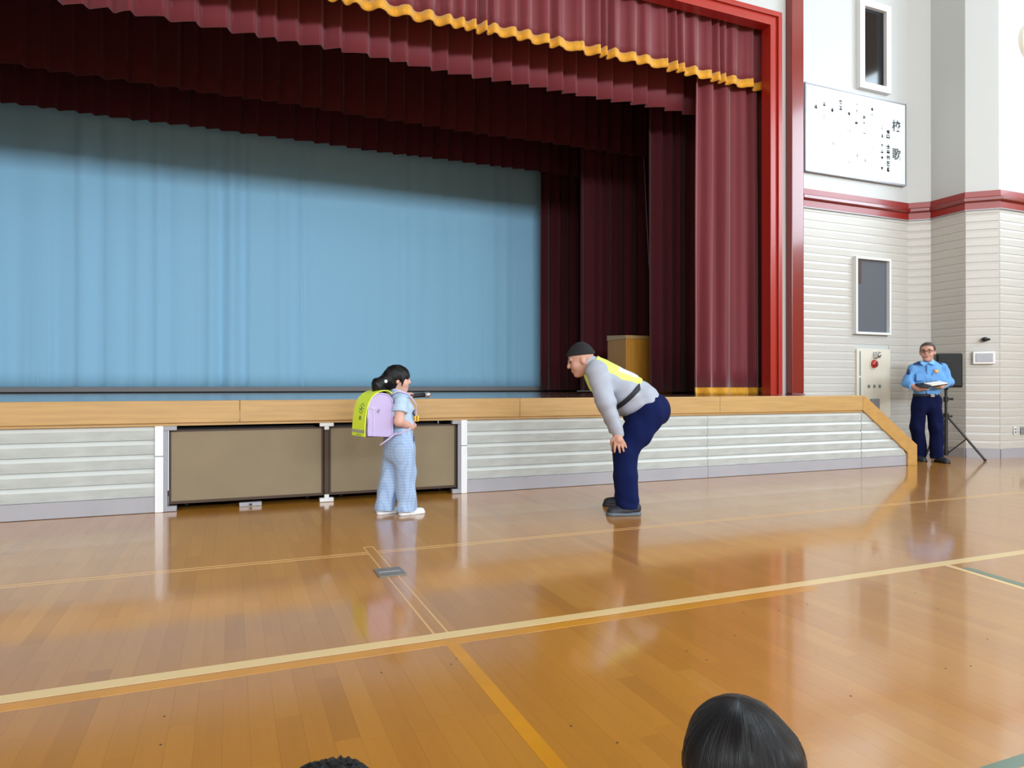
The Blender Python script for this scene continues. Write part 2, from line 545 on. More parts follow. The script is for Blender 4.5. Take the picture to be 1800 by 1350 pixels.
for k in range(nb + 1):
    z = 0.13 + k * PITCH
    if z + PITCH > TZ + 0.08:
        break
    segs = [(7.36, CORX)]
    if z + PITCH > W2[2] and z < W2[3]:
        segs = [(7.36, W2[0]), (W2[1], CORX)]
    elif z + PITCH > AP[2] and z < AP[3]:
        segs = [(7.36, AP[0]), (AP[1], CORX)]
    for s0, s1 in segs:
        siding_board((s0, WF), (s1, WF), z, wall_front, M['siding'])
    for pa, pb in zip(FOOT, FOOT[1:]):
        pb = (min(pb[0], XR), pb[1])
        siding_board(pa, pb, z, wall_corner, M['siding'])
for i, (pa, pb) in enumerate(zip(FOOT, FOOT[1:])):
    pb = (min(pb[0], XR), pb[1])
    d = (Vector(pb) - Vector(pa)).normalized()
    nn = Vector((d.y, -d.x)) * 0.022
    P = [Vector(pa), Vector(pb), Vector(pb) + nn, Vector(pa) + nn]
    o = MB().prism([(v.x, v.y) for v in P], 'z', 0.0, 0.128).build('baseboard_panel', M['base_grey'], wall_corner)

# ---- red band moulding along the wall
path = [Vector((7.36, WF))] + [Vector(p) for p in FOOT[:-1]] + [Vector((XR, 6.31))]
def offs(path, d):
    out = []
    for i, p in enumerate(path):
        ds = []
        if i > 0: ds.append((path[i] - path[i - 1]).normalized())
        if i < len(path) - 1: ds.append((path[i + 1] - path[i]).normalized())
        ns = [Vector((q.y, -q.x)) for q in ds]
        if len(ns) == 2:
            b = (ns[0] + ns[1]).normalized()
            out.append(p + b * d / max(0.3, b.dot(ns[0])))
        else:
            out.append(p + ns[0] * d)
    return out
def moulding(name, prof, m, parent=None):
    bm = bmesh.new()
    rows = [[bm.verts.new((v.x, v.y, z)) for v in offs(path, d)] for d, z in prof]
    n = len(rows)
    for i in range(n):
        A, B = rows[i], rows[(i + 1) % n]
        for k in range(len(A) - 1):
            bm.faces.new((A[k], A[k + 1], B[k + 1], B[k]))
    bm.faces.new([r[0] for r in rows])
    bm.faces.new([r[-1] for r in rows][::-1])
    bmesh.ops.recalc_face_normals(bm, faces=bm.faces)
    me = bpy.data.meshes.new(name); bm.to_mesh(me); bm.free()
    return link(name, me, m, parent)
trim_1 = struct(moulding('trim_1', [(0, TZ), (0.03, TZ), (0.03, TZ + 0.255), (0, TZ + 0.255)], M['red_trim']), 'red painted band running along the wall right of the stage')
moulding('handrail_strip', [(0.03, TZ + 0.10), (0.055, TZ + 0.10), (0.075, TZ + 0.115), (0.075, TZ + 0.155), (0.055, TZ + 0.17), (0.03, TZ + 0.17)], M['red_dark'], trim_1)
moulding('shadow_bead', [(0.0, TZ - 0.014), (0.036, TZ - 0.014), (0.036, TZ - 0.001), (0, TZ - 0.001)], M['steel_grey'], trim_1)

# ---- stage house (behind the opening)
HX0, HX1, HY = -7.2, 8.8, 13.45
struct(box('wall_stage_back', (HX0, HY, SH), (HX1, HY + 0.2, 8.2), M['stage_grey']))
struct(box('baseboard_stage', (-6.6, 12.71, SH + 0.022), (6.7, 12.93, SH + 0.098), M['stage_grey']))
struct(box('gap_shade', (-6.6, 12.74, SH), (6.7, 12.93, SH + 0.022), M['black']))  # black strip: shade of the gap under the baseboard put into its colour
struct(box('wall_stage_left', (HX0 - 0.2, WF + 0.06, 0), (HX0, HY, 8.2), M['stage_dark']))
struct(box('wall_stage_right', (HX1, WF + 0.06, 0), (HX1 + 0.2, HY, 8.2), M['stage_dark']))
struct(box('ceiling_stage', (HX0 - 0.2, WF + 0.06, 8.2), (HX1 + 0.2, HY + 0.2, 8.4), M['stage_dark']))

# ================================================================== STAGE
stage = empty('stage', (CX, SF, 0))
tag(stage, 'raised wooden stage with pale oak edge and white sided front', 'stage')
def st(name, lo, hi, m, bevel=0, parent=stage):
    o = box(name, [lo[0] - CX, lo[1] - SF, lo[2]], [hi[0] - CX, hi[1] - SF, hi[2]], m, parent, bevel)
    return o
SX0, SX1 = 2 * CX - 7.24, 7.24
st('deck', (SX0, SF + 0.06, SH - 0.09), (SX1, WF - 0.001, SH - 0.002), M['deck'])
st('deck', (OX0, WF - 0.001, SH - 0.09), (OX1, WF + 0.061, SH - 0.002), M['deck'])
st('deck', (HX0 + 0.02, WF + 0.07, SH - 0.09), (HX1 - 0.02, HY - 0.01, SH - 0.002), M['deck'])
LIPX = [SX0, -3.3, 0.06, 2.62, 5.05, SX1]
for a_, b_ in zip(LIPX, LIPX[1:]):
    st('lip_board', (a_ + 0.001, SF - 0.02, 0.722), (b_ - 0.001, SF + 0.06, SH), M['lip'], 0.006)
st('lip_shadow_bead', (SX0, SF + 0.0, 0.700), (SX1, SF + 0.05, 0.722), M['lip'])
RX0, RX1 = -0.545, 2.05     # storage recess
def stage_siding(x0, x1, parent=stage):
    h = 0.1145
    for k in range(5):
        z = 0.128 + k * h
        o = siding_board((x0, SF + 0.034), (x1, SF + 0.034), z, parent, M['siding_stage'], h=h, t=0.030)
        o.location = (x0 - CX, 0.034, z)
    st('panel_back', (x0, SF + 0.03, 0), (x1, SF + 0.06, 0.70), M['siding_stage'], parent=parent)
    st('baseboard', (x0, SF + 0.004, 0.004), (x1, SF + 0.03, 0.128), M['base_grey'], parent=parent)
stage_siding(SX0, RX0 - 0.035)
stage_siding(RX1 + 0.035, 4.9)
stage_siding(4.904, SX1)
for xx in (RX0, RX1):
    st('post', (xx - 0.033, SF - 0.008, 0.0), (xx + 0.030, SF + 0.04, 0.452), M['post_white'], 0.006)
    st('post', (xx - 0.033, SF - 0.008, 0.456), (xx + 0.030, SF + 0.04, 0.700), M['post_white'], 0.006)
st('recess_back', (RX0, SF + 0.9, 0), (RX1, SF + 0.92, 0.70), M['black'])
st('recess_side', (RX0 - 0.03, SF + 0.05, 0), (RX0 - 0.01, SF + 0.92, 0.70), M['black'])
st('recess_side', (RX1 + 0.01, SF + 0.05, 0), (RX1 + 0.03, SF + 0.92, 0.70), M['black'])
for xx in (RX0 + 0.028, RX1 - 0.028 - 0.03):
    st('jamb', (xx, SF + 0.01, 0.02), (xx + 0.03, SF + 0.05, 0.69), M['steel_grey'])
for xx in (0.775,):
    st('mullion', (xx - 0.018, SF + 0.02, 0.0), (xx + 0.018, SF + 0.045, 0.70), M['cart_edge'])
for xx, wd in ((RX0 + 0.028, 0.10), (RX1 - 0.118, 0.09)):
    st('bracket', (xx, SF + 0.0, 0.002), (xx + wd, SF + 0.05, 0.045), M['steel_grey'], 0.004)
    st('bracket', (xx, SF + 0.0, 0.662), (xx + wd, SF + 0.05, 0.699), M['steel_grey'], 0.004)
for z0, z1 in ((0.002, 0.036), (0.668, 0.699)):
    st('bracket', (0.775 - 0.06, SF - 0.004, z0), (0.775 + 0.06, SF + 0.05, z1), M['frame_white'], 0.004)
    st('bracket_stem', (0.775 - 0.02, SF + 0.0, z0 if z0 < 0.1 else z0 - 0.03), (0.775 + 0.02, SF + 0.03, z1 + 0.03 if z0 < 0.1 else z1), M['frame_white'], 0.004)

def storage_cart(x0, x1, label, plate):
    t = empty('storage_cart', ((x0 + x1) / 2, SF + 0.05, 0))
    tag(t, label, 'storage cart', 'storage carts under the stage')
    h = (x1 - x0) / 2
    box('front_panel', (-h + 0.018, 0.0, 0.078), (h - 0.018, 0.02, 0.648), M['cart_tan'], t)
    for lo, hi in (((-h, -0.004, 0.055), (h, 0.03, 0.078)), ((-h, -0.004, 0.648), (h, 0.03, 0.662)),
                   ((-h, -0.004, 0.078), (-h + 0.018, 0.03, 0.648)), ((h - 0.018, -0.004, 0.078), (h, 0.03, 0.648))):
        box('edge_strip', lo, hi, M['cart_edge'], t)
    box('body', (-h + 0.02, 0.03, 0.07), (h - 0.02, 0.75, 0.64), M['cart_edge'], t)
    for sx in (-1, 1):
        for yy in (0.16, 0.66):
            o = MB().tube([(sx * (h - 0.14), yy, 0.035), (sx * (h - 0.11), yy, 0.035)], 0.035, 14).build('wheel', M['black_plastic'], t)
    if plate:
        box('catch_plate', (-0.08, -0.03, 0.0), (0.10, 0.028, 0.035), M['steel_grey'], t, 0.004)
        box('catch_knob', (0.0, -0.04, 0.010), (0.022, -0.028, 0.026), M['cart_edge'], t)
    return t
storage_cart(RX0 + 0.066, 0.752, 'left tan storage cart front under the stage with a grey catch plate at its foot', True)
storage_cart(0.798, RX1 - 0.066, 'right tan storage cart front under the stage, partly behind the child', False)

# ---- stairs at the right end of the stage
stairs = empty('stage_stairs', (SX1, SF, 0))
tag(stairs, 'short stairs with sloping pale oak stringer at the right end of the stage', 'stairs')
EX = 8.20
def ss(p):
    return (p[0] - SX1, p[1])
outer = [(SX1 + 0.001, SH), (7.27, SH), (EX, 0.262), (EX, 0.0), (EX - 0.17, 0.0), (EX - 0.17, 0.168), (7.21 + 0.031, 0.722), (SX1 + 0.001, 0.722)]
o = MB().prism([ss(p) for p in outer], 'y', -0.02, 0.06).build('stringer', M['stringer'], stairs)
bev = o.modifiers.new('bevel', 'BEVEL'); bev.width = 0.005; bev.segments = 2; bev.limit_method = 'ANGLE'
# clad side below the stringer: boards cut to the slope
def slope_x(z):
    return 7.241 + (0.722 - z) / (0.722 - 0.168) * (EX - 0.17 - 7.241)
h = 0.1145
for k in range(5):
    z = 0.128 + k * h
    xt, xb = min(slope_x(min(z + h, 0.715)), EX - 0.172), min(slope_x(max(z, 0.17)), EX - 0.172)
    bm = bmesh.new()
    rows = []
    for xx in ('a', 'b'):
        row = []
        for d, zz in ((0, 0), (-0.0216, 0.003), (-0.030, h * 0.7), (-0.003, h * 0.985), (0, h * 0.985)):
            x_ = 0.004 if xx == 'a' else (xb + (xt - xb) * zz / h) - SX1 + 0.012
            row.append(bm.verts.new((x_, 0.03 + d, z + zz)))
        rows.append(row)
    for i in range(5):
        bm.faces.new((rows[0][i], rows[0][(i + 1) % 5], rows[1][(i + 1) % 5], rows[1][i]))
    bm.faces.new(rows[0]); bm.faces.new(rows[1][::-1])
    bmesh.ops.recalc_face_normals(bm, faces=bm.faces)
    me = bpy.data.meshes.new('siding_board'); bm.to_mesh(me); bm.free()
    me.materials.append(M['siding_stage'])
    link('siding_board', lit_bevel(me), None, stairs)
box('baseboard', (0.004, 0.004, 0.004), (EX - 0.172 - SX1, 0.03, 0.128), M['base_grey'], stairs)
MB().prism([ss(p) for p in [(SX1 + 0.001, 0.004), (EX - 0.172, 0.004), (EX - 0.172, 0.16), (7.242, 0.71)]], 'y', 0.03, 0.055).build('panel_back', M['siding_stage'], stairs)
ns = 5
for i in range(ns):
    zt = SH * (ns - i) / (ns + 1)
    x0 = 0.001 + i * 0.185
    box('tread', (x0, 0.062, zt - 0.03), (x0 + 0.21, WF - SF - 0.03, zt), M['lip'], stairs, 0.004)
    box('riser', (x0, 0.062, 0.001 if i == ns - 1 else zt - SH / (ns + 1)), (x0 + 0.18, WF - SF - 0.03, zt - 0.031), M['stringer'], stairs)

# ---- proscenium frame (red, stepped)
pf = empty('proscenium_frame', (CX, WF, SH))
tag(pf, 'glossy red stepped frame around the stage opening', 'frame')
hw = OX1 - CX
zt = OZ - SH
for lo, hi in (((0.0, -0.12), (0.085, 0.36)), ((0.085, -0.095), (0.135, -0.001)), ((0.135, -0.125), (0.20, -0.001))):
    for sx in (-1, 1):
        xa, xb = sx * (hw + lo[0]), sx * (hw + hi[0])
        box('jamb_step', (min(xa, xb), lo[1], 0.0), (max(xa, xb), hi[1] if lo[0] else 0.05, zt + lo[0]), M['red'], pf, 0.004)
    box('head_step', (-hw - hi[0], lo[1], zt + lo[0]), (hw + hi[0], hi[1] if lo[0] else 0.05, zt + hi[0]), M['red'], pf, 0.004)

# ---- narrow red pillar beside the frame
col = empty('pillar', (7.21, WF - 0.06, SH))
tag(col, 'narrow dark red glossy pillar between the stage frame and the white song board', 'pillar')
box('base_plate', (-0.125, -0.065, 0.0), (0.115, 0.058, 0.012), M['red_dark'], col, 0.003)
box('shaft', (-0.115, -0.055, 0.012), (0.105, 0.058, ZC - SH - 0.002), M['red_dark'], col, 0.012)

# ================================================================== CURTAINS
def phases(x0, x1, pitch, jit, rnd):
    xs = [x0]
    while xs[-1] < x1:
        xs.append(xs[-1] + pitch * (1 + rnd.uniform(-jit, jit)))
    return np.array(xs)

def drape(name, x0, x1, z0, z1, Y, pitch, amp, m, kind='sine', jit=0.35, seed=1, parent=None, dx=0.018, nz=10, hem=0.0, top=1.0, flare=0.0, loc=None, gather=0.0, slopex=0.0):
    """hanging cloth: folds run down it. loc = origin of the object"""
    rnd = random.Random(seed)
    kn = phases(x0, x1, pitch, jit, rnd)
    am = np.array([rnd.uniform(0.55, 1.15) for _ in kn])
    am2 = np.array([rnd.uniform(-0.5, 0.5) for _ in kn])
    xs = np.arange(x0, x1 + dx / 2, dx)
    i = np.clip(np.searchsorted(kn, xs, 'right') - 1, 0, len(kn) - 2)
    s = (xs - kn[i]) / (kn[i + 1] - kn[i])
    if kind == 'saw':
        sh = np.where(s < 0.86, s / 0.86, (1 - s) / 0.14) - 0.5
        sh = sh * 1.6 + 0.12 * np.sin(s * math.pi)
        A = 0.75 + 0.25 * am[i]
    elif kind == 'soft':
        sh = np.sin(2 * math.pi * s) * (0.25 + 1.6 * np.clip(am[i] - 0.75, 0, 1) ** 1.2 * 3) * np.clip(1.5 - 0.13 * (xs + 3.5), 0.45, 1.5)
        A = np.ones_like(s)
    else:
        sh = np.cos(2 * math.pi * s)
        sh = np.sign(sh) * np.abs(sh) ** 0.75
        A = am[i] * (1 - np.abs(2 * s - 1)) + am[np.minimum(i + 1, len(am) - 1)] * np.abs(2 * s - 1) * 0 + am[i] * np.abs(2 * s - 1)
    ts = np.linspace(0, 1, nz + 1)
    cx = (x0 + x1) / 2
    V = []
    L0 = Vector(loc) if loc else Vector((0, 0, 0))
    wob = np.array([rnd.uniform(0, 6.28) for _ in range(4)])
    for t in ts:
        g = top + (1 - top) * t
        lateral = 1 + flare * t
        wv = amp * 0.35 * np.sin(xs * 1.3 + wob[0] + t * 0.7) + amp * 0.2 * np.sin(xs * 3.1 + wob[1] - t * 1.6)
        y = Y - amp * A * g * sh * (1 + 0.15 * np.sin(t * 5 + am2[i] * 6)) + wv
        if gather:
            y = y - gather * t ** 3 * amp * np.sin(xs * 61 + 4 * np.sin(xs * 9)) * 0.5
        z = z1 + (z0 - z1) * t + hem * (t == 1) * sh + (slopex * (xs - x0) * t)
        x_ = cx + (xs - cx) * lateral + 0.25 * pitch * am2[i] * np.sin(math.pi * s) ** 2 * (t - 0.3) * 0.3
        V.append(np.stack([x_ - L0.x, y - L0.y, z - L0.z], 1))
    V = np.array(V)
    nx = len(xs)
    idx = np.arange((nz + 1) * nx).reshape(nz + 1, nx)
    Q = np.stack([idx[:-1, :-1], idx[1:, :-1], idx[1:, 1:], idx[:-1, 1:]], -1).reshape(-1, 4)
    me = bpy.data.meshes.new(name)
    me.from_pydata(V.reshape(-1, 3).tolist(), [], Q.tolist())
    me.shade_smooth()
    o = link(name, me, m, parent)
    sol = o.modifiers.new('thickness', 'SOLIDIFY')
    sol.thickness = 0.004
    if loc and parent is None:
        o.location = loc
    return o, V[-1] + np.array(L0)

def fringe(o, edge, m, parent, hgt, seed=0):
    """gold border hanging from the hem of a drape (edge = hem points)"""
    n = len(edge)
    V, Q = [], []
    P = np.array(edge)
    off = np.array([0, -0.006, 0])
    for k in (0, 1, 2):
        z = P[:, 2] + (0.012, -hgt * 0.5, -hgt)[k]
        V.append(np.stack([P[:, 0], P[:, 1] - 0.006 - 0.004 * k, z], 1))
    V = np.array(V)
    if parent.parent is None:
        V = V - np.array(parent.location)
    idx = np.arange(3 * n).reshape(3, n)
    Q = np.stack([idx[:-1, :-1], idx[1:, :-1], idx[1:, 1:], idx[:-1, 1:]], -1).reshape(-1, 4)
    me = bpy.data.meshes.new('fringe')
    me.from_pydata(V.reshape(-1, 3).tolist(), [], Q.tolist())
    me.shade_smooth()
    f = link('gold_fringe', me, m, parent)
    f['label'] = 'gold fringe along the hem'
    s_ = f.modifiers.new('thickness', 'SOLIDIFY'); s_.thickness = 0.012
    return f

DX0 = 2 * CX - 7.0
v, e = drape('stage_valance', DX0, 7.0, 5.235, 6.9, WF + 0.14, 0.19, 0.055, M['maroon_lit'], 'sine', 0.55, 11, nz=12, top=0.25, loc=(CX, WF + 0.14, 6.9), hem=0.0)
tag(v, 'maroon pleated valance with a gold fringe at the front of the stage opening', 'curtain')
fringe(v, e, M['gold'], v, 0.105)
b, e = drape('stage_border', DX0, 7.4, 4.87, 7.6, 8.0, 0.26, 0.07, M['maroon_lit'], 'saw', 0.25, 21, loc=(CX, 8.0, 7.6))
tag(b, 'maroon border curtain hanging directly behind the gold-fringed valance', 'curtain', 'border curtains over the stage')
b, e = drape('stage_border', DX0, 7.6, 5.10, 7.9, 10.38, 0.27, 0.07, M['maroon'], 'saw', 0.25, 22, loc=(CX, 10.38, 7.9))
tag(b, 'middle shaded maroon border curtain, second behind the gold-fringed valance', 'curtain', 'border curtains over the stage')
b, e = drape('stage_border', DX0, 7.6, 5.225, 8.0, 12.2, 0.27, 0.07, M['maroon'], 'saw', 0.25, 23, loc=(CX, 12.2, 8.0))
tag(b, 'rearmost shaded maroon border curtain just in front of the pale blue backdrop', 'curtain', 'border curtains over the stage')

# main curtain drawn to the right, with gold fringe
v, e = drape('main_curtain', 5.80, 7.0, SH + 0.085, 5.6, WF + 0.31, 0.22, 0.065, M['maroon_lit'], 'sine', 0.6, 33, nz=16, top=0.8, flare=0.09, loc=(6.4, WF + 0.31, 5.6))
tag(v, 'maroon main stage curtain drawn to the right edge, gold fringe at the floor', 'curtain')
fringe(v, e, M['gold'], v, 0.085)
# wing curtains (legs)
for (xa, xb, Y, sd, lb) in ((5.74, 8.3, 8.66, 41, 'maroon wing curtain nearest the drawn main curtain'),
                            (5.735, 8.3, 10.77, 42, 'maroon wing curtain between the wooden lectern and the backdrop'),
                            (5.70, 8.3, 12.45, 43, 'most shaded maroon wing curtain directly beside the pale blue backdrop')):
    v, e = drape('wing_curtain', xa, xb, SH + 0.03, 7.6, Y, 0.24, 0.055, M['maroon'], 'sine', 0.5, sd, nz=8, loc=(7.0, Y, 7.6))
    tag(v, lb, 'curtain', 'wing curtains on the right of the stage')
# pale blue backdrop
v, e = drape('backdrop_curtain', -6.4, 6.6, 1.005, 7.4, 12.80, 0.36, 0.024, M['blue_cloth'], 'soft', 0.75, 55, nz=24, loc=(CX, 12.8, 7.4), gather=0.35, dx=0.03)
tag(v, 'wide pale blue backdrop curtain across the back of the stage', 'curtain')

# cord hanging by the wing curtain
o = MB().tube([Vector((6.62, 10.55, 8.2)), at_y(1126, 150, 10.55), at_y(1133, 306, 10.55), at_y(1136, 366, 10.55), at_y(1139, 426, 10.55), at_y(1142, 480, 10.55)], 0.006, 6).build('cord', M['base_grey'])
tag(o, 'thin pale cord hanging in the dark beside a wing curtain', 'cord')

# lectern on the stage
lt = empty('lectern', (6.02, 9.35, SH))
tag(lt, 'yellowish wooden lectern standing in the wings of the stage', 'lectern')
box('body', (-0.40, -0.28, 0.06), (0.42, 0.28, 0.845), M['lectern'], lt, 0.006)
box('plinth', (-0.405, -0.30, 0.0), (0.44, 0.30, 0.06), M['lectern'], lt, 0.004)
MB().prism([(-0.285, 0.846), (0.29, 0.846), (0.29, 0.93), (-0.285, 0.90)], 'x', -0.405, 0.425).build('top', M['lip'], lt)
box('front_moulding', (-0.36, -0.292, 0.10), (0.38, -0.281, 0.80), M['lectern'], lt, 0.003)

# ================================================================== THINGS ON THE FRONT WALL
# upper dark window
def wall_window(name, lo, hi, fw, depth, pane, label):
    t = empty(name, ((lo[0] + hi[0]) / 2, WF, (lo[1] + hi[1]) / 2))
    struct(t, label)
    a_, b_ = (hi[0] - lo[0]) / 2, (hi[1] - lo[1]) / 2
    for l_, h_ in (((-a_, -depth, -b_), (a_, 0.0, -b_ + fw)), ((-a_, -depth, b_ - fw), (a_, 0.0, b_)),
                   ((-a_, -depth, -b_ + fw), (-a_ + fw, 0.0, b_ - fw)), ((a_ - fw, -depth, -b_ + fw), (a_, 0.0, b_ - fw))):
        box('window_frame', l_, h_, M['frame_white'], t, 0.004)
    box('pane', (-a_ + fw, -0.02, -b_ + fw), (a_ - fw, -0.006, b_ - fw), pane, t)
    return t
wall_window('window_1', (8.43, 5.36), (9.06, 6.66), 0.095, 0.075, M['glass_dark'], 'tall black window in a white frame high above the song board')
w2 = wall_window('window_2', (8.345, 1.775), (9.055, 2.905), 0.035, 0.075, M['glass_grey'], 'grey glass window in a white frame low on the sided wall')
box('pane_reflection', (-0.315, -0.028, 0.18), (-0.20, -0.021, 0.50), M['cart_edge'], w2)['label'] = 'short dark strip on the pane standing in for a reflection'  # added dark strip on the glass, a reflection put in as a solid

# song board
sb = empty('song_board', (8.40, WF, 4.65))
tag(sb, 'large white board with the words of the school song in vertical columns', 'sign')
BX0, BX1, BZ0, BZ1 = 7.42, 9.38, 4.05, 5.25
box('board', (BX0 - 8.40, -0.05, BZ0 - 4.65), (BX1 - 8.40, -0.001, BZ1 - 4.65), M['board_white'], sb, 0.004)
for lo, hi in (((BX0 - 8.425, -0.062, BZ0 - 4.67), (BX0 - 8.40, -0.001, BZ1 - 4.63)), ((BX1 - 8.40, -0.062, BZ0 - 4.67), (BX1 - 8.385, -0.001, BZ1 - 4.63)),
               ((BX0 - 8.40, -0.062, BZ0 - 4.675), (BX1 - 8.40, -0.001, BZ0 - 4.65)), ((BX0 - 8.40, -0.056, BZ1 - 4.65), (BX1 - 8.40, -0.001, BZ1 - 4.635))):
    box('board_rim', lo, hi, M['steel_grey'], sb)
def text_mesh(name, s, size, loc, m, parent, depth=0.002):
    cu = bpy.data.curves.new(name, 'FONT')
    cu.body = s
    cu.size = size
    cu.extrude = depth
    cu.offset = 0.002
    cu.align_x, cu.align_y = 'CENTER', 'CENTER'
    tmp = bpy.data.objects.new(name, cu)
    C.objects.link(tmp)
    dg = bpy.context.evaluated_depsgraph_get()
    me = bpy.data.meshes.new_from_object(tmp.evaluated_get(dg))
    bpy.data.objects.remove(tmp)
    me.materials.clear()
    o = link(name, me, m, parent)
    o.location = loc
    o.rotation_euler = (R(90), 0, 0)
    return o
for ch, zz in (('校', 4.895), ('歌', 4.475)):
    p = at_y(1576, 0, WF - 0.05)
    o = text_mesh('title_character', ch, 0.185, (p.x - 8.40, -0.051, zz - 4.65), M['ink'], sb)
# illegible small writing: little clusters of brush strokes in vertical columns
rp = random.Random(12)
ink_mb = {'ink': MB(), 'ink_faint': MB()}
def mark(px, py, sz, key, n=5):
    p = at_y(px, py, WF - 0.05)
    cx, cz, y, mb = p.x - 8.40, p.z - 4.65, -0.0515, ink_mb[key]
    for k in range(n):
        if rp.random() < 0.55:
            z_ = cz + rp.uniform(-0.45, 0.45) * sz
            mb.box((cx - sz * rp.uniform(0.3, 0.5), y, z_ - sz * 0.09), (cx + sz * rp.uniform(0.3, 0.5), y + 0.001, z_ + sz * 0.09))
        else:
            x_ = cx + rp.uniform(-0.4, 0.4) * sz
            mb.box((x_ - sz * 0.09, y, cz - sz * rp.uniform(0.3, 0.5)), (x_ + sz * 0.09, y + 0.001, cz + sz * rp.uniform(0.3, 0.5)))
for py in (232, 240.5, 257, 267, 278, 287.5, 298):
    mark(1561.5, py, 0.075, 'ink')
for py in (239, 255.5, 266.5, 276.5, 296):
    mark(1551, py, 0.055, 'ink')
for px, py in ((1434.5, 187), (1449, 183), (1463.5, 193), (1478, 179), (1478, 189.5), (1492, 199.5), (1506, 216), (1520, 206.5), (1533.5, 191.5)):
    mark(px, py, 0.062, 'ink', 5)
for px, py in ((1449, 204.5), (1507, 182), (1506, 193.5), (1520, 216), (1520, 234), (1493, 229.5), (1478, 236.5), (1465, 252), (1533.5, 201.5), (1551, 225), (1535, 258), (1507, 272), (1521, 281), (1493, 285)):
    mark(px, py, 0.05, 'ink_faint', 3)
for key, mb in ink_mb.items():
    o = mb.build('small_writing', M[key], sb)
    o['kind'] = 'stuff'

# alarm panel
ap = empty('fire_alarm', ((AP[0] + AP[1]) / 2, WF, AP[2]))
tag(ap, 'cream fire alarm panel with a red round lamp below the grey window', 'fire alarm')
a_ = (AP[1] - AP[0]) / 2
box('cover', (-a_, -0.035, 0), (a_, -0.0, AP[3] - AP[2]), M['panel_cream'], ap, 0.004)
box('door_seam', (-a_ + 0.05, -0.038, 0.62), (-a_ + 0.075, -0.034, 0.98), M['ink_faint'], ap)
box('door_seam', (-a_ + 0.05, -0.038, 0.20), (-a_ + 0.075, -0.034, 0.595), M['ink_faint'], ap)
zc_ = 1.345 - AP[2]
xc_ = 8.735 - (AP[0] + AP[1]) / 2
o = MB().tube([(xc_, -0.034, zc_), (xc_, -0.075, zc_)], [0.066, 0.05], 24).build('alarm_lamp', M['alarm_red'], ap, True)
o['label'] = 'red round alarm lamp'
box('lamp_mark', (xc_ - 0.006, -0.078, zc_ - 0.03), (xc_ + 0.014, -0.074, zc_ + 0.03), M['cart_edge'], ap)
MB().tube([(xc_, -0.034, zc_), (xc_, -0.042, zc_)], 0.085, 24).build('lamp_ring', M['panel_cream'], ap)
box('lamp_housing', (xc_ - 0.01, -0.10, zc_ + 0.085), (xc_ + 0.075, -0.034, zc_ + 0.18), M['chrome'], ap, 0.01)
MB().ball((xc_ + 0.03, -0.10, zc_ + 0.13), 0.034).build('lamp_bulb', M['chrome'], ap, True)
for px in (1527, 1536.5, 1546):
    p = at_y(px, 679, WF - 0.035)
    box('button', (p.x - 8.74 - 0.016, -0.05, p.z - AP[2] - 0.022), (p.x - 8.74 + 0.016, -0.034, p.z - AP[2] + 0.022), M['ink_faint'], ap, 0.003)
p = at_y(1538, 708, WF - 0.05)
box('grey_terminal', (p.x - 8.74 - 0.08, -0.06, p.z - AP[2] - 0.10), (p.x - 8.74 + 0.09, -0.034, p.z - AP[2] + 0.06), M['steel_grey'], ap, 0.004)

# devices on the bevelled corner of the pilaster
ca, cb = Vector(FOOT[2]), Vector(FOOT[3])
cdv = (cb - ca)
cang = math.atan2(cdv.y, cdv.x)
cm = (ca + cb) / 2
cn = Vector((cdv.y, -cdv.x)).normalized()
def on_chamfer(px):
    """parameter along the bevelled face seen at column px"""
    r = (px - 900) / F
    dx_, dy_ = SY + r * CY, CY - r * SY
    # ray t*(dx,dy) = ca + u*cdv
    det = dx_ * (-cdv.y) + dy_ * cdv.x
    t = (ca.x * (-cdv.y) + ca.y * cdv.x) / det
    return Vector((t * dx_, t * dy_)), t
q, t = on_chamfer(1727.5)
d1 = empty('wall_fixture', (q.x + cn.x * 0.014, q.y + cn.y * 0.014, EYE + (HOR - 629) / F * t), cang)
tag(d1, 'white rectangular fixture with grey grille on the angled wall edge near the tripod', 'wall fixture')
box('housing', (-0.135, -0.05, -0.09), (0.135, 0.0, 0.09), M['frame_white'], d1, 0.008)
box('grille', (-0.105, -0.056, -0.06), (0.105, -0.049, 0.06), M['steel_grey'], d1, 0.003)
q, t = on_chamfer(1729)
d2 = empty('wall_camera', (q.x + cn.x * 0.014, q.y + cn.y * 0.014, EYE + (HOR - 597) / F * t), cang)
tag(d2, 'small black device on the wall above the white fixture with a grey grille', 'camera')
MB().ball((0, -0.045, 0), (0.045, 0.045, 0.032)).build('body', M['black_plastic'], d2, True)
MB().tube([(0.01, 0.0, 0), (0.01, -0.03, 0)], 0.03, 14).build('mount', M['black_plastic'], d2)
MB().tube([(0.02, -0.06, 0), (0.055, -0.075, -0.004)], [0.02, 0.012], 12).build('lens', M['black_plastic'], d2)
for px, wd, lb in ((1783, 0.05, 'small white wall socket near the floor right of the tripod'), (1797, 0.09, 'grey wall outlet plate at the right edge near the floor')):
    p = at_y(px, 757, 6.296)
    t = empty('wall_outlet', (p.x, 6.296, p.z))
    tag(t, lb, 'outlet')
    box('plate', (-wd / 2, -0.012, -0.055), (wd / 2, 0.0, 0.055), M['frame_white'] if wd < 0.06 else M['steel_grey'], t, 0.003)
    for zz in (-0.022, 0.022):
        box('socket', (-wd * 0.28, -0.018, zz - 0.014), (wd * 0.28, -0.011, zz + 0.014), M['ink_faint'], t, 0.002)
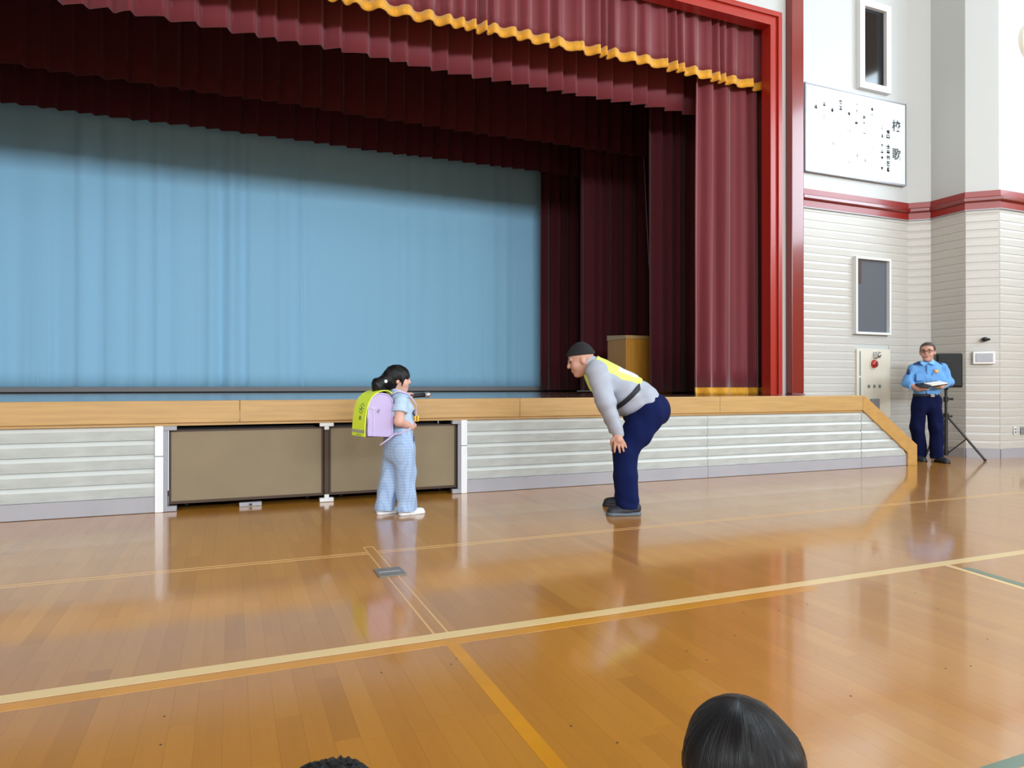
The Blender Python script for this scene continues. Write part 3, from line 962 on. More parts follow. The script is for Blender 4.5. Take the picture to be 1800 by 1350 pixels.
# round clock at the right edge
p = at_y(1814, 76, 6.31)
ck = empty('wall_clock', (p.x, 6.31, p.z))
tag(ck, 'round wall clock high at the right edge', 'clock')
MB().tube([(0, 0, 0), (0, -0.05, 0)], [0.29, 0.27], 48).build('rim', M['panel_cream'], ck)
MB().tube([(0, -0.045, 0), (0, -0.054, 0)], 0.235, 48).build('dial', M['board_white'], ck)

# ================================================================== LOUDSPEAKER ON TRIPOD
TX, TY = 9.25, 6.54
ts = empty('speaker_stand', (TX, TY, 0))
tag(ts, 'black tripod stand behind the person in the blue shirt', 'speaker stand')
MB().tube([(0, 0, 0.05), (0, 0, 0.62)], 0.024, 14).build('pole', M['pole_black'], ts)
MB().tube([(0, 0, 0.60), (0, 0, 1.01)], 0.018, 14).build('inner_pole', M['pole_black'], ts)
MB().tube([(0, 0, 0.56), (0, 0, 0.64)], 0.034, 14).build('collar', M['black_plastic'], ts)
MB().tube([(0, 0, 0.80), (0, 0, 0.87)], 0.032, 14).build('collar', M['black_plastic'], ts)
MB().tube([(0.02, -0.02, 0.84), (0.07, -0.05, 0.84)], [0.012, 0.02], 10).build('knob', M['black_plastic'], ts)
MB().tube([(0.02, -0.02, 0.60), (0.065, -0.04, 0.60)], [0.012, 0.018], 10).build('knob', M['black_plastic'], ts)
MB().tube([(0, 0, 0.06), (0, 0, 0.12)], 0.032, 14).build('collar', M['black_plastic'], ts)
for ang in (R(-60), R(60), R(180)):
    u = Vector((math.cos(ang), math.sin(ang), 0))
    MB().tube([u * 0.03 + Vector((0, 0, 0.58)), u * 0.45 + Vector((0, 0, 0.016))], 0.0155, 10).build('leg', M['pole_black'], ts)
    MB().tube([u * 0.03 + Vector((0, 0, 0.09)), u * 0.25 + Vector((0, 0, 0.30))], 0.008, 8).build('brace', M['pole_black'], ts)
    MB().ball(u * 0.45 + Vector((0, 0, 0.017)), (0.022, 0.022, 0.017)).build('rubber_foot', M['black_plastic'], ts)
sp = empty('loudspeaker', (TX, TY, 1.0), R(-38))
tag(sp, 'black loudspeaker on a tripod behind the person in the blue shirt', 'loudspeaker')
mb = MB()
mb.prism([(-0.165, -0.15), (0.165, -0.15), (0.11, 0.15), (-0.11, 0.15)], 'z', 0.0, 0.475)
o = mb.build('cabinet', M['black_plastic'], sp)
bev = o.modifiers.new('bevel', 'BEVEL'); bev.width = 0.02; bev.segments = 3
box('grille', (-0.145, -0.162, 0.02), (0.145, -0.148, 0.455), M['grille'], sp, 0.012)
MB().tube([(0, 0, -0.03), (0, 0, 0.02)], 0.03, 12).build('pole_socket', M['black_plastic'], sp)
MB().tube([(-0.04, -0.163, 0.36), (0.04, -0.163, 0.36)], 0.006, 6).build('logo_bar', M['ink'], sp)

# floor plate
fp = link('floor_plate', MB().box((-0.075, -0.085, 0.0), (0.075, 0.085, 0.006), 0.002).mesh('floor_plate', M['plate_grey']))
fp.location = (0.805, 3.735, 0.0)
tag(fp, 'small grey plate lying on the floor across the thin double line', 'floor plate')
box('hinge', (-0.06, -0.004, 0.006), (0.06, 0.004, 0.009), M['steel_grey'], fp)

# ================================================================== SOLID MODELLING FOR FIGURES
class SDF:
    """signed distance field on a grid, blended from tapered limbs; meshed by surface nets"""
    def __init__(s, lo, hi, h):
        s.h = h
        s.ax = [np.arange(lo[i], hi[i] + h, h, dtype=np.float32) for i in range(3)]
        s.D = np.full([len(a_) for a_ in s.ax], 1.0, np.float32)
    def win(s, lo, hi):
        sl = []
        for i in range(3):
            a_ = int(np.searchsorted(s.ax[i], lo[i]))
            b_ = int(np.searchsorted(s.ax[i], hi[i]))
            sl.append(slice(max(0, a_), max(0, b_)))
        return tuple(sl)
    def grid(s, sl):
        return (s.ax[0][sl[0]][:, None, None], s.ax[1][sl[1]][None, :, None], s.ax[2][sl[2]][None, None, :])
    def blend(s, sl, d, k):
        a_ = s.D[sl]
        if k <= 0:
            s.D[sl] = np.minimum(a_, d)
        else:
            hh = np.clip(0.5 + 0.5 * (a_ - d) / k, 0, 1)
            s.D[sl] = a_ * (1 - hh) + d * hh - k * hh * (1 - hh)
    def cap(s, p0, p1, r0, r1=None, k=0.02, sy=1.0):
        """tapered limb; sy widens it along y"""
        r1 = r0 if r1 is None else r1
        p0, p1 = np.array(p0, float), np.array(p1, float)
        m = max(r0, r1) + k + 3 * s.h
        mg = np.array([m, m * sy, m])
        sl = s.win(np.minimum(p0, p1) - mg, np.maximum(p0, p1) + mg)
        X, Y, Z = s.grid(sl)
        v = p1 - p0
        vv = np.array([v[0], v[1] / sy, v[2]])
        L2 = max(1e-9, float(vv @ vv))
        x_, y_, z_ = X - p0[0], (Y - p0[1]) / sy, Z - p0[2]
        t = np.clip((x_ * vv[0] + y_ * vv[1] + z_ * vv[2]) / L2, 0, 1)
        d = np.sqrt((x_ - t * vv[0]) ** 2 + (y_ - t * vv[1]) ** 2 + (z_ - t * vv[2]) ** 2) - (r0 + (r1 - r0) * t)
        s.blend(sl, d.astype(np.float32), k)
        return s
    def chain(s, pts, rs, k=0.02, sy=1.0):
        for i in range(len(pts) - 1):
            s.cap(pts[i], pts[i + 1], rs[i], rs[i + 1], k, sy)
        return s
    def ell(s, c, r, A=None, k=0.02):
        """ellipsoid with radii r along the columns of A"""
        c = np.array(c, float)
        A = np.eye(3) if A is None else np.array(A, float)
        m = max(r) + k + 3 * s.h
        sl = s.win(c - m, c + m)
        X, Y, Z = s.grid(sl)
        x_, y_, z_ = X - c[0], Y - c[1], Z - c[2]
        q = [(x_ * A[0][i] + y_ * A[1][i] + z_ * A[2][i]) / r[i] for i in range(3)]
        k0 = np.sqrt(q[0] ** 2 + q[1] ** 2 + q[2] ** 2) + 1e-6
        k1 = np.sqrt((q[0] / r[0]) ** 2 + (q[1] / r[1]) ** 2 + (q[2] / r[2]) ** 2) + 1e-6
        s.blend(sl, (k0 * (k0 - 1) / k1).astype(np.float32), k)
        return s
    def full(s):
        return s.grid((slice(None),) * 3)
    def cut(s, fn):
        """keep where fn(x, y, z) < 0"""
        s.D = np.maximum(s.D, fn(*s.full()).astype(np.float32))
        return s
    def warp(s, fn):
        s.D = s.D + fn(*s.full()).astype(np.float32)
        return s
    def off(s, d):
        s.D = s.D - d
        return s
    def copy(s):
        o = SDF.__new__(SDF)
        o.h, o.ax, o.D = s.h, s.ax, s.D.copy()
        return o
    def mesh(s, name, m, parent=None, smooth=1):
        D = np.pad(s.D, 1, constant_values=1.0)
        ax = [np.concatenate([[a_[0] - s.h], a_, [a_[-1] + s.h]]) for a_ in s.ax]
        ins = D < 0
        c = ins[:-1, :-1, :-1].astype(np.int8)
        for dx_, dy_, dz_ in ((1, 0, 0), (0, 1, 0), (0, 0, 1), (1, 1, 0), (1, 0, 1), (0, 1, 1), (1, 1, 1)):
            c = c + ins[dx_:D.shape[0] - 1 + dx_, dy_:D.shape[1] - 1 + dy_, dz_:D.shape[2] - 1 + dz_]
        act = (c > 0) & (c < 8)
        I = np.argwhere(act)
        idx = np.full(act.shape, -1, np.int64)
        idx[act] = np.arange(len(I))
        cor = [(0, 0, 0), (1, 0, 0), (0, 1, 0), (1, 1, 0), (0, 0, 1), (1, 0, 1), (0, 1, 1), (1, 1, 1)]
        val = np.stack([D[I[:, 0] + q[0], I[:, 1] + q[1], I[:, 2] + q[2]] for q in cor], 1)
        P = np.zeros((len(I), 3))
        W = np.zeros(len(I))
        for a_, b_ in ((0, 1), (2, 3), (4, 5), (6, 7), (0, 2), (1, 3), (4, 6), (5, 7), (0, 4), (1, 5), (2, 6), (3, 7)):
            va, vb = val[:, a_], val[:, b_]
            x_ = (va < 0) != (vb < 0)
            t = np.where(x_, va / np.where(x_, va - vb, 1), 0)
            ca_, cb_ = np.array(cor[a_], float), np.array(cor[b_], float)
            P += np.where(x_[:, None], ca_ + t[:, None] * (cb_ - ca_), 0)
            W += x_
        P = P / W[:, None] + I
        co = np.stack([ax[i][0] + P[:, i] * s.h for i in range(3)], 1)
        Q = []
        for axis in range(3):
            sl0 = [slice(1, -1)] * 3; sl1 = [slice(1, -1)] * 3
            sl0[axis] = slice(0, -1); sl1[axis] = slice(1, None)
            A, B = ins[tuple(sl0)], ins[tuple(sl1)]
            E_ = np.argwhere(A != B)
            if len(E_) == 0:
                continue
            fl = A[tuple(E_.T)]
            base = E_.copy()
            u, v = [(1, 2), (2, 0), (0, 1)][axis]
            base[:, u] += 1; base[:, v] += 1
            def cell(du, dv):
                q = base.copy(); q[:, u] -= du; q[:, v] -= dv
                return idx[tuple(q.T)]
            f4 = np.stack([cell(1, 1), cell(0, 1), cell(0, 0), cell(1, 0)], 1)
            f4[~fl] = f4[~fl][:, ::-1]
            Q.append(f4)
        Q = np.concatenate(Q)
        for _ in range(smooth):
            acc = np.zeros_like(co); n_ = np.zeros(len(co))
            for i in range(4):
                j = (i + 1) % 4
                np.add.at(acc, Q[:, i], co[Q[:, j]]); np.add.at(n_, Q[:, i], 1)
                np.add.at(acc, Q[:, j], co[Q[:, i]]); np.add.at(n_, Q[:, j], 1)
            co = 0.5 * co + 0.5 * acc / np.maximum(n_, 1)[:, None]
        me = bpy.data.meshes.new(name)
        me.from_pydata(co.tolist(), [], Q.tolist())
        me.shade_smooth()
        return link(name, me, m, parent)

def head_frame(c, fwd, up=(0, 0, 1)):
    f = Vector(fwd).normalized()
    u = Vector(up)
    u = (u - f * u.dot(f)).normalized()
    r = u.cross(f)          # left-hand side of the head
    A = np.array([list(f), list(r), list(u)]).T
    c = np.array(c, float)
    return lambda p: c + A @ np.array(p, float), A

def add_head(S, H, A, sc=1.0, ears=True, nose=1.0):
    q = lambda *p: H(np.array(p) * sc)
    S.ell(q(-0.012, 0, 0.030), [0.095 * sc, 0.077 * sc, 0.085 * sc], A, 0.01)
    S.ell(q(0.020, 0, -0.040), [0.064 * sc, 0.060 * sc, 0.076 * sc], A, 0.03 * sc)
    S.ell(q(0.056, 0, -0.096), [0.022 * sc, 0.026 * sc, 0.018 * sc], A, 0.03 * sc)
    for t in (-1, 1):
        S.ell(q(0.050, t * 0.036, -0.030), [0.030 * sc, 0.026 * sc, 0.030 * sc], A, 0.02 * sc)
        S.ell(q(0.074, t * 0.026, 0.026), [0.014 * sc, 0.026 * sc, 0.010 * sc], A, 0.015 * sc)
        if ears:
            S.ell(q(-0.010, t * 0.077, -0.008), [0.019 * sc, 0.011 * sc, 0.032 * sc], A, 0.006 * sc)
    S.cap(q(0.080, 0, 0.016), q(0.096 * nose, 0, -0.022), 0.010 * sc, 0.014 * sc, 0.012 * sc)
    S.ell(q(0.078, 0, -0.054), [0.013 * sc, 0.024 * sc, 0.007 * sc], A, 0.008 * sc)
    S.ell(q(0.076, 0, -0.067), [0.012 * sc, 0.019 * sc, 0.007 * sc], A, 0.008 * sc)

def face_parts(H, A, parent, sc=1.0, brow=True, mouth='closed', iris=True):
    Am = Matrix([list(A[0]), list(A[1]), list(A[2])]).to_4x4()
    q = lambda *p: Vector(H(np.array(p) * sc))
    for t in (-1, 1):
        MB().ball(q(0.080, t * 0.031, 0.008), (0.007 * sc, 0.013 * sc, 0.0055 * sc), Am, 12).build('eye', M['eye'], parent, True)
        if brow:
            MB().ball(q(0.084, t * 0.031, 0.031), (0.006 * sc, 0.019 * sc, 0.0035 * sc), Am, 12).build('eyebrow', M['brow'], parent, True)
    MB().ball(q(0.0865, 0, -0.060), (0.006 * sc, 0.021 * sc, (0.004 if mouth == 'closed' else 0.011) * sc), Am, 12).build('mouth', M['lips'], parent, True)

def add_hand(S, wrist, palm_end, tips, thumb, r=0.0095, palm_r=0.026, spread=None, k=0.006):
    """palm from wrist to palm_end, four fingers (knuckle, middle, tip) and a thumb (base, tip)"""
    S.cap(wrist, palm_end, palm_r * 0.85, palm_r, 0.012)
    for kn, md, tp in tips:
        S.cap(kn, md, r * 1.1, r, k)
        S.cap(md, tp, r, r * 0.85, k)
    S.cap(thumb[0], thumb[1], r * 1.25, r * 1.1, k)
    if len(thumb) > 2:
        S.cap(thumb[1], thumb[2], r * 1.1, r * 0.9, k)

class Fig:
    """camera-aligned frame at a person's feet: x right, y away, z up"""
    def __init__(s, name, px, zc):
        s.zc, s.lat = zc, (px - 900) / F * zc
        s.root = empty(name, (zc * SY + s.lat * CY, zc * CY - s.lat * SY, 0), -YAW)
    def p(s, px, py, d=0.0):
        z = s.zc + d
        return np.array([(px - 900) / F * z - s.lat, d, EYE + (HOR - py) / F * z])

# ================================================================== MAN BENDING FORWARD
man = Fig('person', 1095, 5.43)
tag(man.root, 'bending person in grey jacket, neon vest and black knit cap, hands on knees', 'person')
def m2(x, y, d=0.2):
    return man.p(960 + x / 3.97, 580 + y / 3.97, d)
HC = m2(240, 212)
Hm, Am_ = head_frame(HC, (-0.95, 0.02, -0.30), (0.3, 0, 1))
hs = 1.10
def man_torso(S, o=0.0, sy=1.42):
    S.chain([m2(352, 285), m2(400, 335), m2(540, 430), m2(650, 480), m2(715, 520)], [0.085 + o, 0.128 + o, 0.148 + o, 0.140 + o, 0.118 + o], 0.03, sy)
def man_arm(S, sgn, o=0.0, cuff=True):
    d0, d1, d2 = (0.03, -0.035, -0.04) if sgn < 0 else (0.37, 0.43, 0.44)
    xo = 0 if sgn < 0 else -10
    S.chain([m2(352 + xo, 285, d0), m2(418 + xo, 500, d1), m2(500 + xo, 715, d2)], [0.090 + o, 0.072 + o, 0.050 + o], 0.03)
B = SDF((-0.55, -0.25, -0.02), (0.45, 0.75, 1.42), 0.0065)
add_head(B, Hm, Am_, hs, nose=1.04)
B.cap(Hm((-0.035, 0, -0.05)), m2(335, 262), 0.060, 0.068, 0.02)
man_torso(B, -0.045)
for sg_ in (-1, 1):
    man_arm(B, sg_, -0.016)
    dl = (0.09, 0.04, 0.02) if sg_ < 0 else (0.31, 0.36, 0.40)
    B.chain([m2(715, 590, dl[0]), m2(555, 835, dl[1]), m2(572, 1235, dl[2])], [0.105, 0.07, 0.045], 0.03)
# near hand on the knee
dn = -0.066
B.cap(m2(500, 715, -0.045), m2(508, 765, dn), 0.030, 0.034, 0.012)
for a_, b_, c_ in (((531, 768), (548, 796), (559, 820)), ((517, 778), (532, 815), (541, 846)), ((499, 782), (508, 822), (515, 856)), ((483, 780), (479, 818), (477, 851))):
    B.cap(m2(*a_, dn - 0.006), m2(*b_, dn - 0.002), 0.0125, 0.011, 0.006)
    B.cap(m2(*b_, dn - 0.002), m2(*c_, dn + 0.008), 0.011, 0.0085, 0.004)
B.cap(m2(485, 745, dn), m2(459, 772, dn + 0.01), 0.015, 0.013, 0.008)
B.cap(m2(459, 772, dn + 0.01), m2(452, 800, dn + 0.03), 0.013, 0.010, 0.004)
# far hand
df = 0.44
B.cap(m2(490, 715, df), m2(492, 765, df - 0.01), 0.030, 0.034, 0.012)
for k, x_ in enumerate((462, 478, 496, 512)):
    B.cap(m2(x_ + 6, 775, df), m2(x_, 815, df - 0.004), 0.0125, 0.011, 0.006)
    B.cap(m2(x_, 815, df - 0.004), m2(x_ - 2, 848, df - 0.014), 0.011, 0.0085, 0.004)
B.cap(m2(500, 745, df - 0.02), m2(520, 790, df - 0.05), 0.015, 0.010, 0.008)
body = B.mesh('body', M['skin'], man.root)
face_parts(Hm, Am_, man.root, hs)
# cap
S = SDF((-0.50, 0.02, 1.15), (-0.15, 0.38, 1.45), 0.005)
S.ell(Hm((-0.012 * hs, 0, 0.032 * hs)), [0.105 * hs, 0.088 * hs, 0.094 * hs], Am_, 0.01)
S.ell(Hm((-0.030, 0, 0.095)), [0.045, 0.045, 0.040], Am_, 0.05)
pc = m2(240, 176)
S.cut(lambda X, Y, Z: -(Z - pc[2]) + 0.10 * (X - pc[0]))
S.mesh('knit_cap', M['cap'], man.root)
S = SDF((-0.50, 0.02, 1.15), (-0.15, 0.38, 1.45), 0.005)
S.ell(Hm((-0.012 * hs, 0, 0.032 * hs)), [0.110 * hs, 0.093 * hs, 0.098 * hs], Am_, 0.01)
S.cut(lambda X, Y, Z: np.abs(Z - pc[2] - 0.014 - 0.10 * (X - pc[0])) - 0.014)
S.mesh('cap_brim', M['cap'], man.root)
# jacket
J = SDF((-0.45, -0.25, 0.48), (0.35, 0.72, 1.40), 0.0065)
man_torso(J)
J.cap(m2(318, 245), m2(350, 280), 0.078, 0.10, 0.03)
for sg_ in (-1, 1):
    man_arm(J, sg_)
J.ell(m2(560, 520), [0.10, 0.17, 0.10], None, 0.05)
J.warp(lambda X, Y, Z: 0.006 * np.sin(38 * X + 22 * Z + 3 * np.sin(14 * Y)) * np.clip((1.15 - Z) * 3, 0, 1) + 0.003 * np.sin(60 * Z - 20 * X + 9 * Y))
wa, wb = m2(640, 592), m2(795, 432)
wn = np.array([wb[2] - wa[2], -(wb[0] - wa[0])]); wn = wn / np.linalg.norm(wn)
if wn @ np.array([m2(900, 650)[0] - wa[0], m2(900, 650)[2] - wa[2]]) < 0: wn = -wn
arm_far = lambda X: X < m2(560, 700)[0]
hem_cut = lambda X, Y, Z: np.where((X - wa[0] > -0.06), wn[0] * (X - wa[0]) + wn[1] * (Z - wa[2]), -1) + 0 * Y
J.cut(hem_cut)
cz = m2(500, 728)
cdir = np.array([m2(500, 715)[0] - m2(418, 500)[0], m2(500, 715)[2] - m2(418, 500)[2]]); cdir /= np.linalg.norm(cdir)
J.cut(lambda X, Y, Z: cdir[0] * (X - cz[0]) + cdir[1] * (Z - cz[2]) + 0 * Y)
nk = m2(312, 232)
J.cut(lambda X, Y, Z: (-0.80) * (X - nk[0]) + 0.60 * (Z - nk[2]) - 0.045 + 0 * Y)
J.mesh('jacket', M['jacket'], man.root)
S = SDF((-0.45, 0.0, 1.02), (-0.1, 0.42, 1.36), 0.005)
S.cap(m2(300, 232), m2(338, 272), 0.072, 0.092, 0.02)
S.cut(lambda X, Y, Z: np.abs(-0.80 * (X - nk[0]) + 0.60 * (Z - nk[2]) - 0.03) - 0.02 + 0 * Y)
S.mesh('collar', M['jacket'], man.root)
# vest over the jacket
def vest_base(o):
    S = SDF((-0.45, -0.1, 0.60), (0.35, 0.55, 1.40), 0.0055)
    man_torso(S, o)
    S.cap(m2(318, 245), m2(350, 280), 0.078 + o, 0.10 + o, 0.03)
    return S
sp0, sp1 = m2(330, 250), m2(715, 520)
ax_ = np.array([sp1[0] - sp0[0], sp1[2] - sp0[2]]); LL = np.linalg.norm(ax_); ax_ /= LL
nb_ = np.array([-ax_[1], ax_[0]])
if nb_[1] < 0: nb_ = -nb_          # towards the back
def vest_clip(S, wback, wfront, t0, t1b, t1f):
    def fn(X, Y, Z):
        dx_, dz_ = X - sp0[0], Z - sp0[2]
        t = dx_ * ax_[0] + dz_ * ax_[1]
        n_ = dx_ * nb_[0] + dz_ * nb_[1]
        wd = np.where(n_ > 0.0, wback, wfront)
        te = np.where(n_ > 0.0, t1b, t1f)
        lat = np.abs(Y - 0.2) - wd
        rad = np.sqrt(np.maximum(np.abs(Y - 0.2) - (wd - 0.05), 0) ** 2 + np.maximum(t - (te - 0.05), 0) ** 2) - 0.05
        return np.maximum(np.maximum(rad, t - te), np.maximum(lat, t0 - t))
    return S.cut(fn)
vest_clip(vest_base(0.014), 0.178, 0.17, -0.02, 0.385, 0.24).mesh('safety_vest', M['vest'], man.root)['label'] = 'neon yellow safety vest'
vest_clip(vest_base(0.0175), 0.150, 0.10, 0.17, 0.345, -1).mesh('reflective_panel', M['vest_white'], man.root)
vest_clip(vest_base(0.0175), -1, 0.15, 0.15, -1, 0.22).mesh('reflective_panel', M['vest_white'], man.root)
S = vest_base(0.010)
s0_, s1_ = m2(618, 402), m2(515, 505)
sn = np.array([-(s1_[2] - s0_[2]), s1_[0] - s0_[0]]); sn /= np.linalg.norm(sn)
S.cut(lambda X, Y, Z: np.abs((X - s0_[0]) * sn[0] + (Z - s0_[2]) * sn[1]) - 0.020 + 0 * Y)
S.cut(lambda X, Y, Z: np.maximum(X - s0_[0] - 0.012, s1_[0] - 0.06 - X) + 0 * Y + 0 * Z)
S.mesh('waist_strap', M['strap_black'], man.root)
# trousers
T = SDF((-0.20, -0.22, 0.02), (0.45, 0.68, 1.05), 0.0065)
T.chain([m2(670, 500), m2(735, 555)], [0.120, 0.132], 0.03, 1.35)
T.ell(m2(600, 600), [0.075, 0.15, 0.07], None, 0.05)
T.ell(m2(775, 560), [0.10, 0.17, 0.12], None, 0.05)
for sg_ in (-1, 1):
    dl = (0.09, 0.04, 0.02) if sg_ < 0 else (0.31, 0.36, 0.40)
    xo = 0 if sg_ < 0 else -12
    T.chain([m2(722 + xo / 2, 590, dl[0]), m2(640 + xo, 710, (dl[0] + dl[1]) / 2), m2(556 + xo, 850, dl[1])], [0.128, 0.116, 0.094], 0.035)
    T.chain([m2(552 + xo, 850, dl[1]), m2(556 + xo, 1020, dl[2]), m2(572 + xo, 1245, dl[2])], [0.092, 0.092, 0.092], 0.02)
T.warp(lambda X, Y, Z: 0.0035 * np.sin(18 * X + 34 * Z + 10 * Y) * np.exp(-((Z - 0.48) / 0.13) ** 2) + 0.0022 * np.sin(55 * X + 9 * Z + 14 * Y) + 0.003 * np.sin(60 * Z + 30 * X) * np.exp(-((Z - 0.10) / 0.06) ** 2))
T.cut(lambda X, Y, Z: 0.055 - Z + 0 * X + 0 * Y)
T.cut(lambda X, Y, Z: -(wn[0] * (X - wa[0]) + wn[1] * (Z - wa[2])) - 0.07 + 0 * Y)
T.mesh('trousers', M['navy'], man.root)
# shoes
def shoe(parent, heel, toe, y, m_up, m_sole, w=0.046, hgt=0.075, sole=0.024, dirv=None):
    """heel and toe: (x, y) points on the floor in the figure's frame"""
    a_, b_ = np.array([heel[0], heel[1], 0.0]), np.array([toe[0], toe[1], 0.0])
    lo = np.minimum(a_, b_) - 0.12; hi = np.maximum(a_, b_) + 0.12
    S = SDF((lo[0], lo[1], -0.03), (hi[0], hi[1], 0.2), 0.005)
    u = (b_ - a_); L_ = np.linalg.norm(u); u /= L_
    z = np.array([0, 0, 1.0])
    S.chain([a_ + u * w * 0.9 + z * hgt * 0.6, a_ + u * L_ * 0.45 + z * hgt * 0.45, b_ - u * w * 0.95 + z * hgt * 0.30], [w * 0.85, w * 0.92, w * 0.85], 0.02)
    S.cap(a_ + u * w + z * hgt * 0.7, a_ + u * w * 1.3 + z * hgt * 1.15, w * 0.8, w * 0.85, 0.02)
    S.cut(lambda X, Y, Z: sole * 0.7 - Z + 0 * X + 0 * Y)
    up = S.mesh('shoe', m_up, parent)
    S = SDF((lo[0], lo[1], -0.03), (hi[0], hi[1], 0.1), 0.005)
    S.chain([a_ + u * w * 0.95, a_ + u * L_ * 0.45, b_ - u * w * 0.95], [w * 0.95, w * 0.95, w * 1.0], 0.01)
    S.cut(lambda X, Y, Z: np.maximum(-Z, Z - sole) + 0 * X + 0 * Y)
    o = S.mesh('sole', m_sole, up)
    return up
shoe(man.root, (m2(665, 0, 0.0)[0], 0.01), (m2(416, 0, 0.0)[0], -0.02), 0, M['shoe_dark'], M['sole_grey'], 0.052, 0.085, 0.03)
shoe(man.root, (m2(650, 0, 0.40)[0], 0.40), (m2(396, 0, 0.40)[0], 0.42), 0, M['shoe_dark'], M['shoe_dark'], 0.052, 0.085, 0.03)

# ================================================================== GIRL WITH SCHOOL BAG
HEAD = R(36)
g0 = Fig('person', 703, 5.48)
girl = g0.root
girl.rotation_euler = (0, 0, -YAW + HEAD)
tag(girl, 'child in pale blue plaid trousers and white shoes with black hair tied back', 'person')
gx = lambda lx, w_: (lx - 0.454 * w_) / 0.89        # forward position for a sideways screen offset lx
hg = 0.93
Hg, Ag = head_frame((-0.012, 0, 1.078), (0.91, -0.41, -0.05))
B = SDF((-0.30, -0.28, -0.01), (0.35, 0.26, 1.25), 0.005)
add_head(B, Hg, Ag, hg, nose=0.97)
B.cap(Hg((-0.02, 0, -0.06)), (-0.015, 0, 0.93), 0.042, 0.046, 0.02)
B.chain([(0.0, 0, 0.90), (0.012, 0, 0.80), (0.0, 0, 0.66)], [0.06, 0.065, 0.060], 0.03, 1.3)
armN = [(-0.050, -0.118, 0.895), (-0.085, -0.150, 0.750), (0.055, -0.085, 0.700)]
armF = [(-0.030, 0.118, 0.895), (0.020, 0.135, 0.780), (0.080, 0.050, 0.925)]
B.chain(armN, [0.042, 0.037, 0.028], 0.02)
B.chain(armF, [0.042, 0.035, 0.027], 0.02)
for y_, fx in ((-0.065, 0.023), (0.065, -0.09)):
    B.chain([(-0.01, y_, 0.58), ((fx - 0.0) * 0.5, y_, 0.34), (fx, y_, 0.06)], [0.058, 0.045, 0.032], 0.03)
# near hand, resting against the tummy
B.cap((0.055, -0.085, 0.700), (0.092, -0.060, 0.708), 0.026, 0.024, 0.01)
for k in range(4):
    z_ = 0.690 + 0.013 * k
    B.cap((0.098, -0.052, z_), (0.116, -0.022, z_ + 0.004), 0.0085, 0.008, 0.004)
    B.cap((0.116, -0.022, z_ + 0.004), (0.108, 0.004, z_ + 0.006), 0.008, 0.007, 0.003)
B.cap((0.080, -0.065, 0.722), (0.104, -0.052, 0.748), 0.010, 0.008, 0.005)
# far hand round the microphone
B.cap((0.080, 0.050, 0.925), (0.092, 0.050, 0.940), 0.026, 0.024, 0.01)
for k in range(4):
    f_ = 0.076 + 0.016 * k
    B.cap((f_, 0.056, 0.928), (f_ + 0.004, 0.044, 0.967), 0.0085, 0.008, 0.004)
    B.cap((f_ + 0.004, 0.044, 0.967), (f_ + 0.004, 0.018, 0.958), 0.008, 0.007, 0.003)
B.cap((0.085, 0.030, 0.922), (0.118, 0.016, 0.935), 0.010, 0.008, 0.005)
B.mesh('body', M['skin_child'], girl)
face_parts(Hg, Ag, girl, hg, brow=False)
# hair
S = SDF((-0.32, -0.16, 0.90), (0.14, 0.16, 1.25), 0.005)
S.ell(Hg((-0.016, 0, 0.030)), [0.103, 0.088, 0.088], Ag, 0.01)
S.ell(Hg((-0.05, 0, -0.01)), [0.075, 0.078, 0.085], Ag, 0.03)
def hair_keep(X, Y, Z):
    f_, u_ = X + 0.012, Z - 1.078
    front = np.where(f_ > 0.020, 0.002 - u_, -1)                       # fringe ends above the eyes
    side = np.where((f_ <= 0.020) & (f_ > -0.035), -0.010 - u_ - 0.3 * (0.02 - f_), -1)
    back = np.where(f_ <= -0.035, -0.085 - u_, -1)
    return np.maximum(np.maximum(front, side), back) + 0 * Y
S.cut(hair_keep)
S.chain([Hg((-0.085, 0, 0.005)), (-0.150, -0.004, 1.060), (-0.195, -0.008, 1.040), (-0.190, -0.008, 1.005), (-0.155, -0.006, 0.985)], [0.050, 0.040, 0.046, 0.046, 0.038], 0.02)
for y_ in (-1, 1):
    S.cap(Hg((0.030, y_ * 0.070, 0.01)), Hg((0.026, y_ * 0.068, -0.055)), 0.011, 0.005, 0.006)
S.warp(lambda X, Y, Z: 0.0018 * np.sin(90 * X + 70 * Y + 40 * Z) + 0.0015 * np.sin(160 * Y - 60 * Z))
S.mesh('hair', M['hair'], girl)
MB().ball((-0.148, -0.052, 1.062), (0.014, 0.008, 0.014)).build('hair_bobble', M['shoe_white'], girl, True)
# shirt
S = SDF((-0.22, -0.26, 0.60), (0.22, 0.26, 1.02), 0.005)
S.chain([(-0.004, 0, 0.915), (0.014, 0, 0.84), (0.012, 0, 0.74), (0.0, 0, 0.63)], [0.070, 0.086, 0.086, 0.090], 0.03, 1.32)
S.cap((-0.022, 0, 0.955), (-0.012, 0, 0.93), 0.058, 0.075, 0.02)
for a3 in (armN, armF):
    e_ = [a3[0][i] + 0.52 * (a3[1][i] - a3[0][i]) for i in range(3)]
    S.cap(a3[0], e_, 0.056, 0.060, 0.02)
    d_ = np.array(a3[1]) - np.array(a3[0]); d_ /= np.linalg.norm(d_)
    sgn = np.sign(a3[0][1])
    S.cut(lambda X, Y, Z, e_=e_, d_=d_, sgn=sgn: np.where(Y * sgn > 0.117, (X - e_[0]) * d_[0] + (Y - e_[1]) * d_[1] + (Z - e_[2]) * d_[2], -1))
S.warp(lambda X, Y, Z: 0.003 * np.sin(50 * Z + 30 * X + 20 * Y))
S.cut(lambda X, Y, Z: np.maximum(0.625 - Z, Z - 0.985 + 0.35 * (X + 0.012)) + 0 * Y)
S.mesh('shirt', M['shirt_child'], girl)
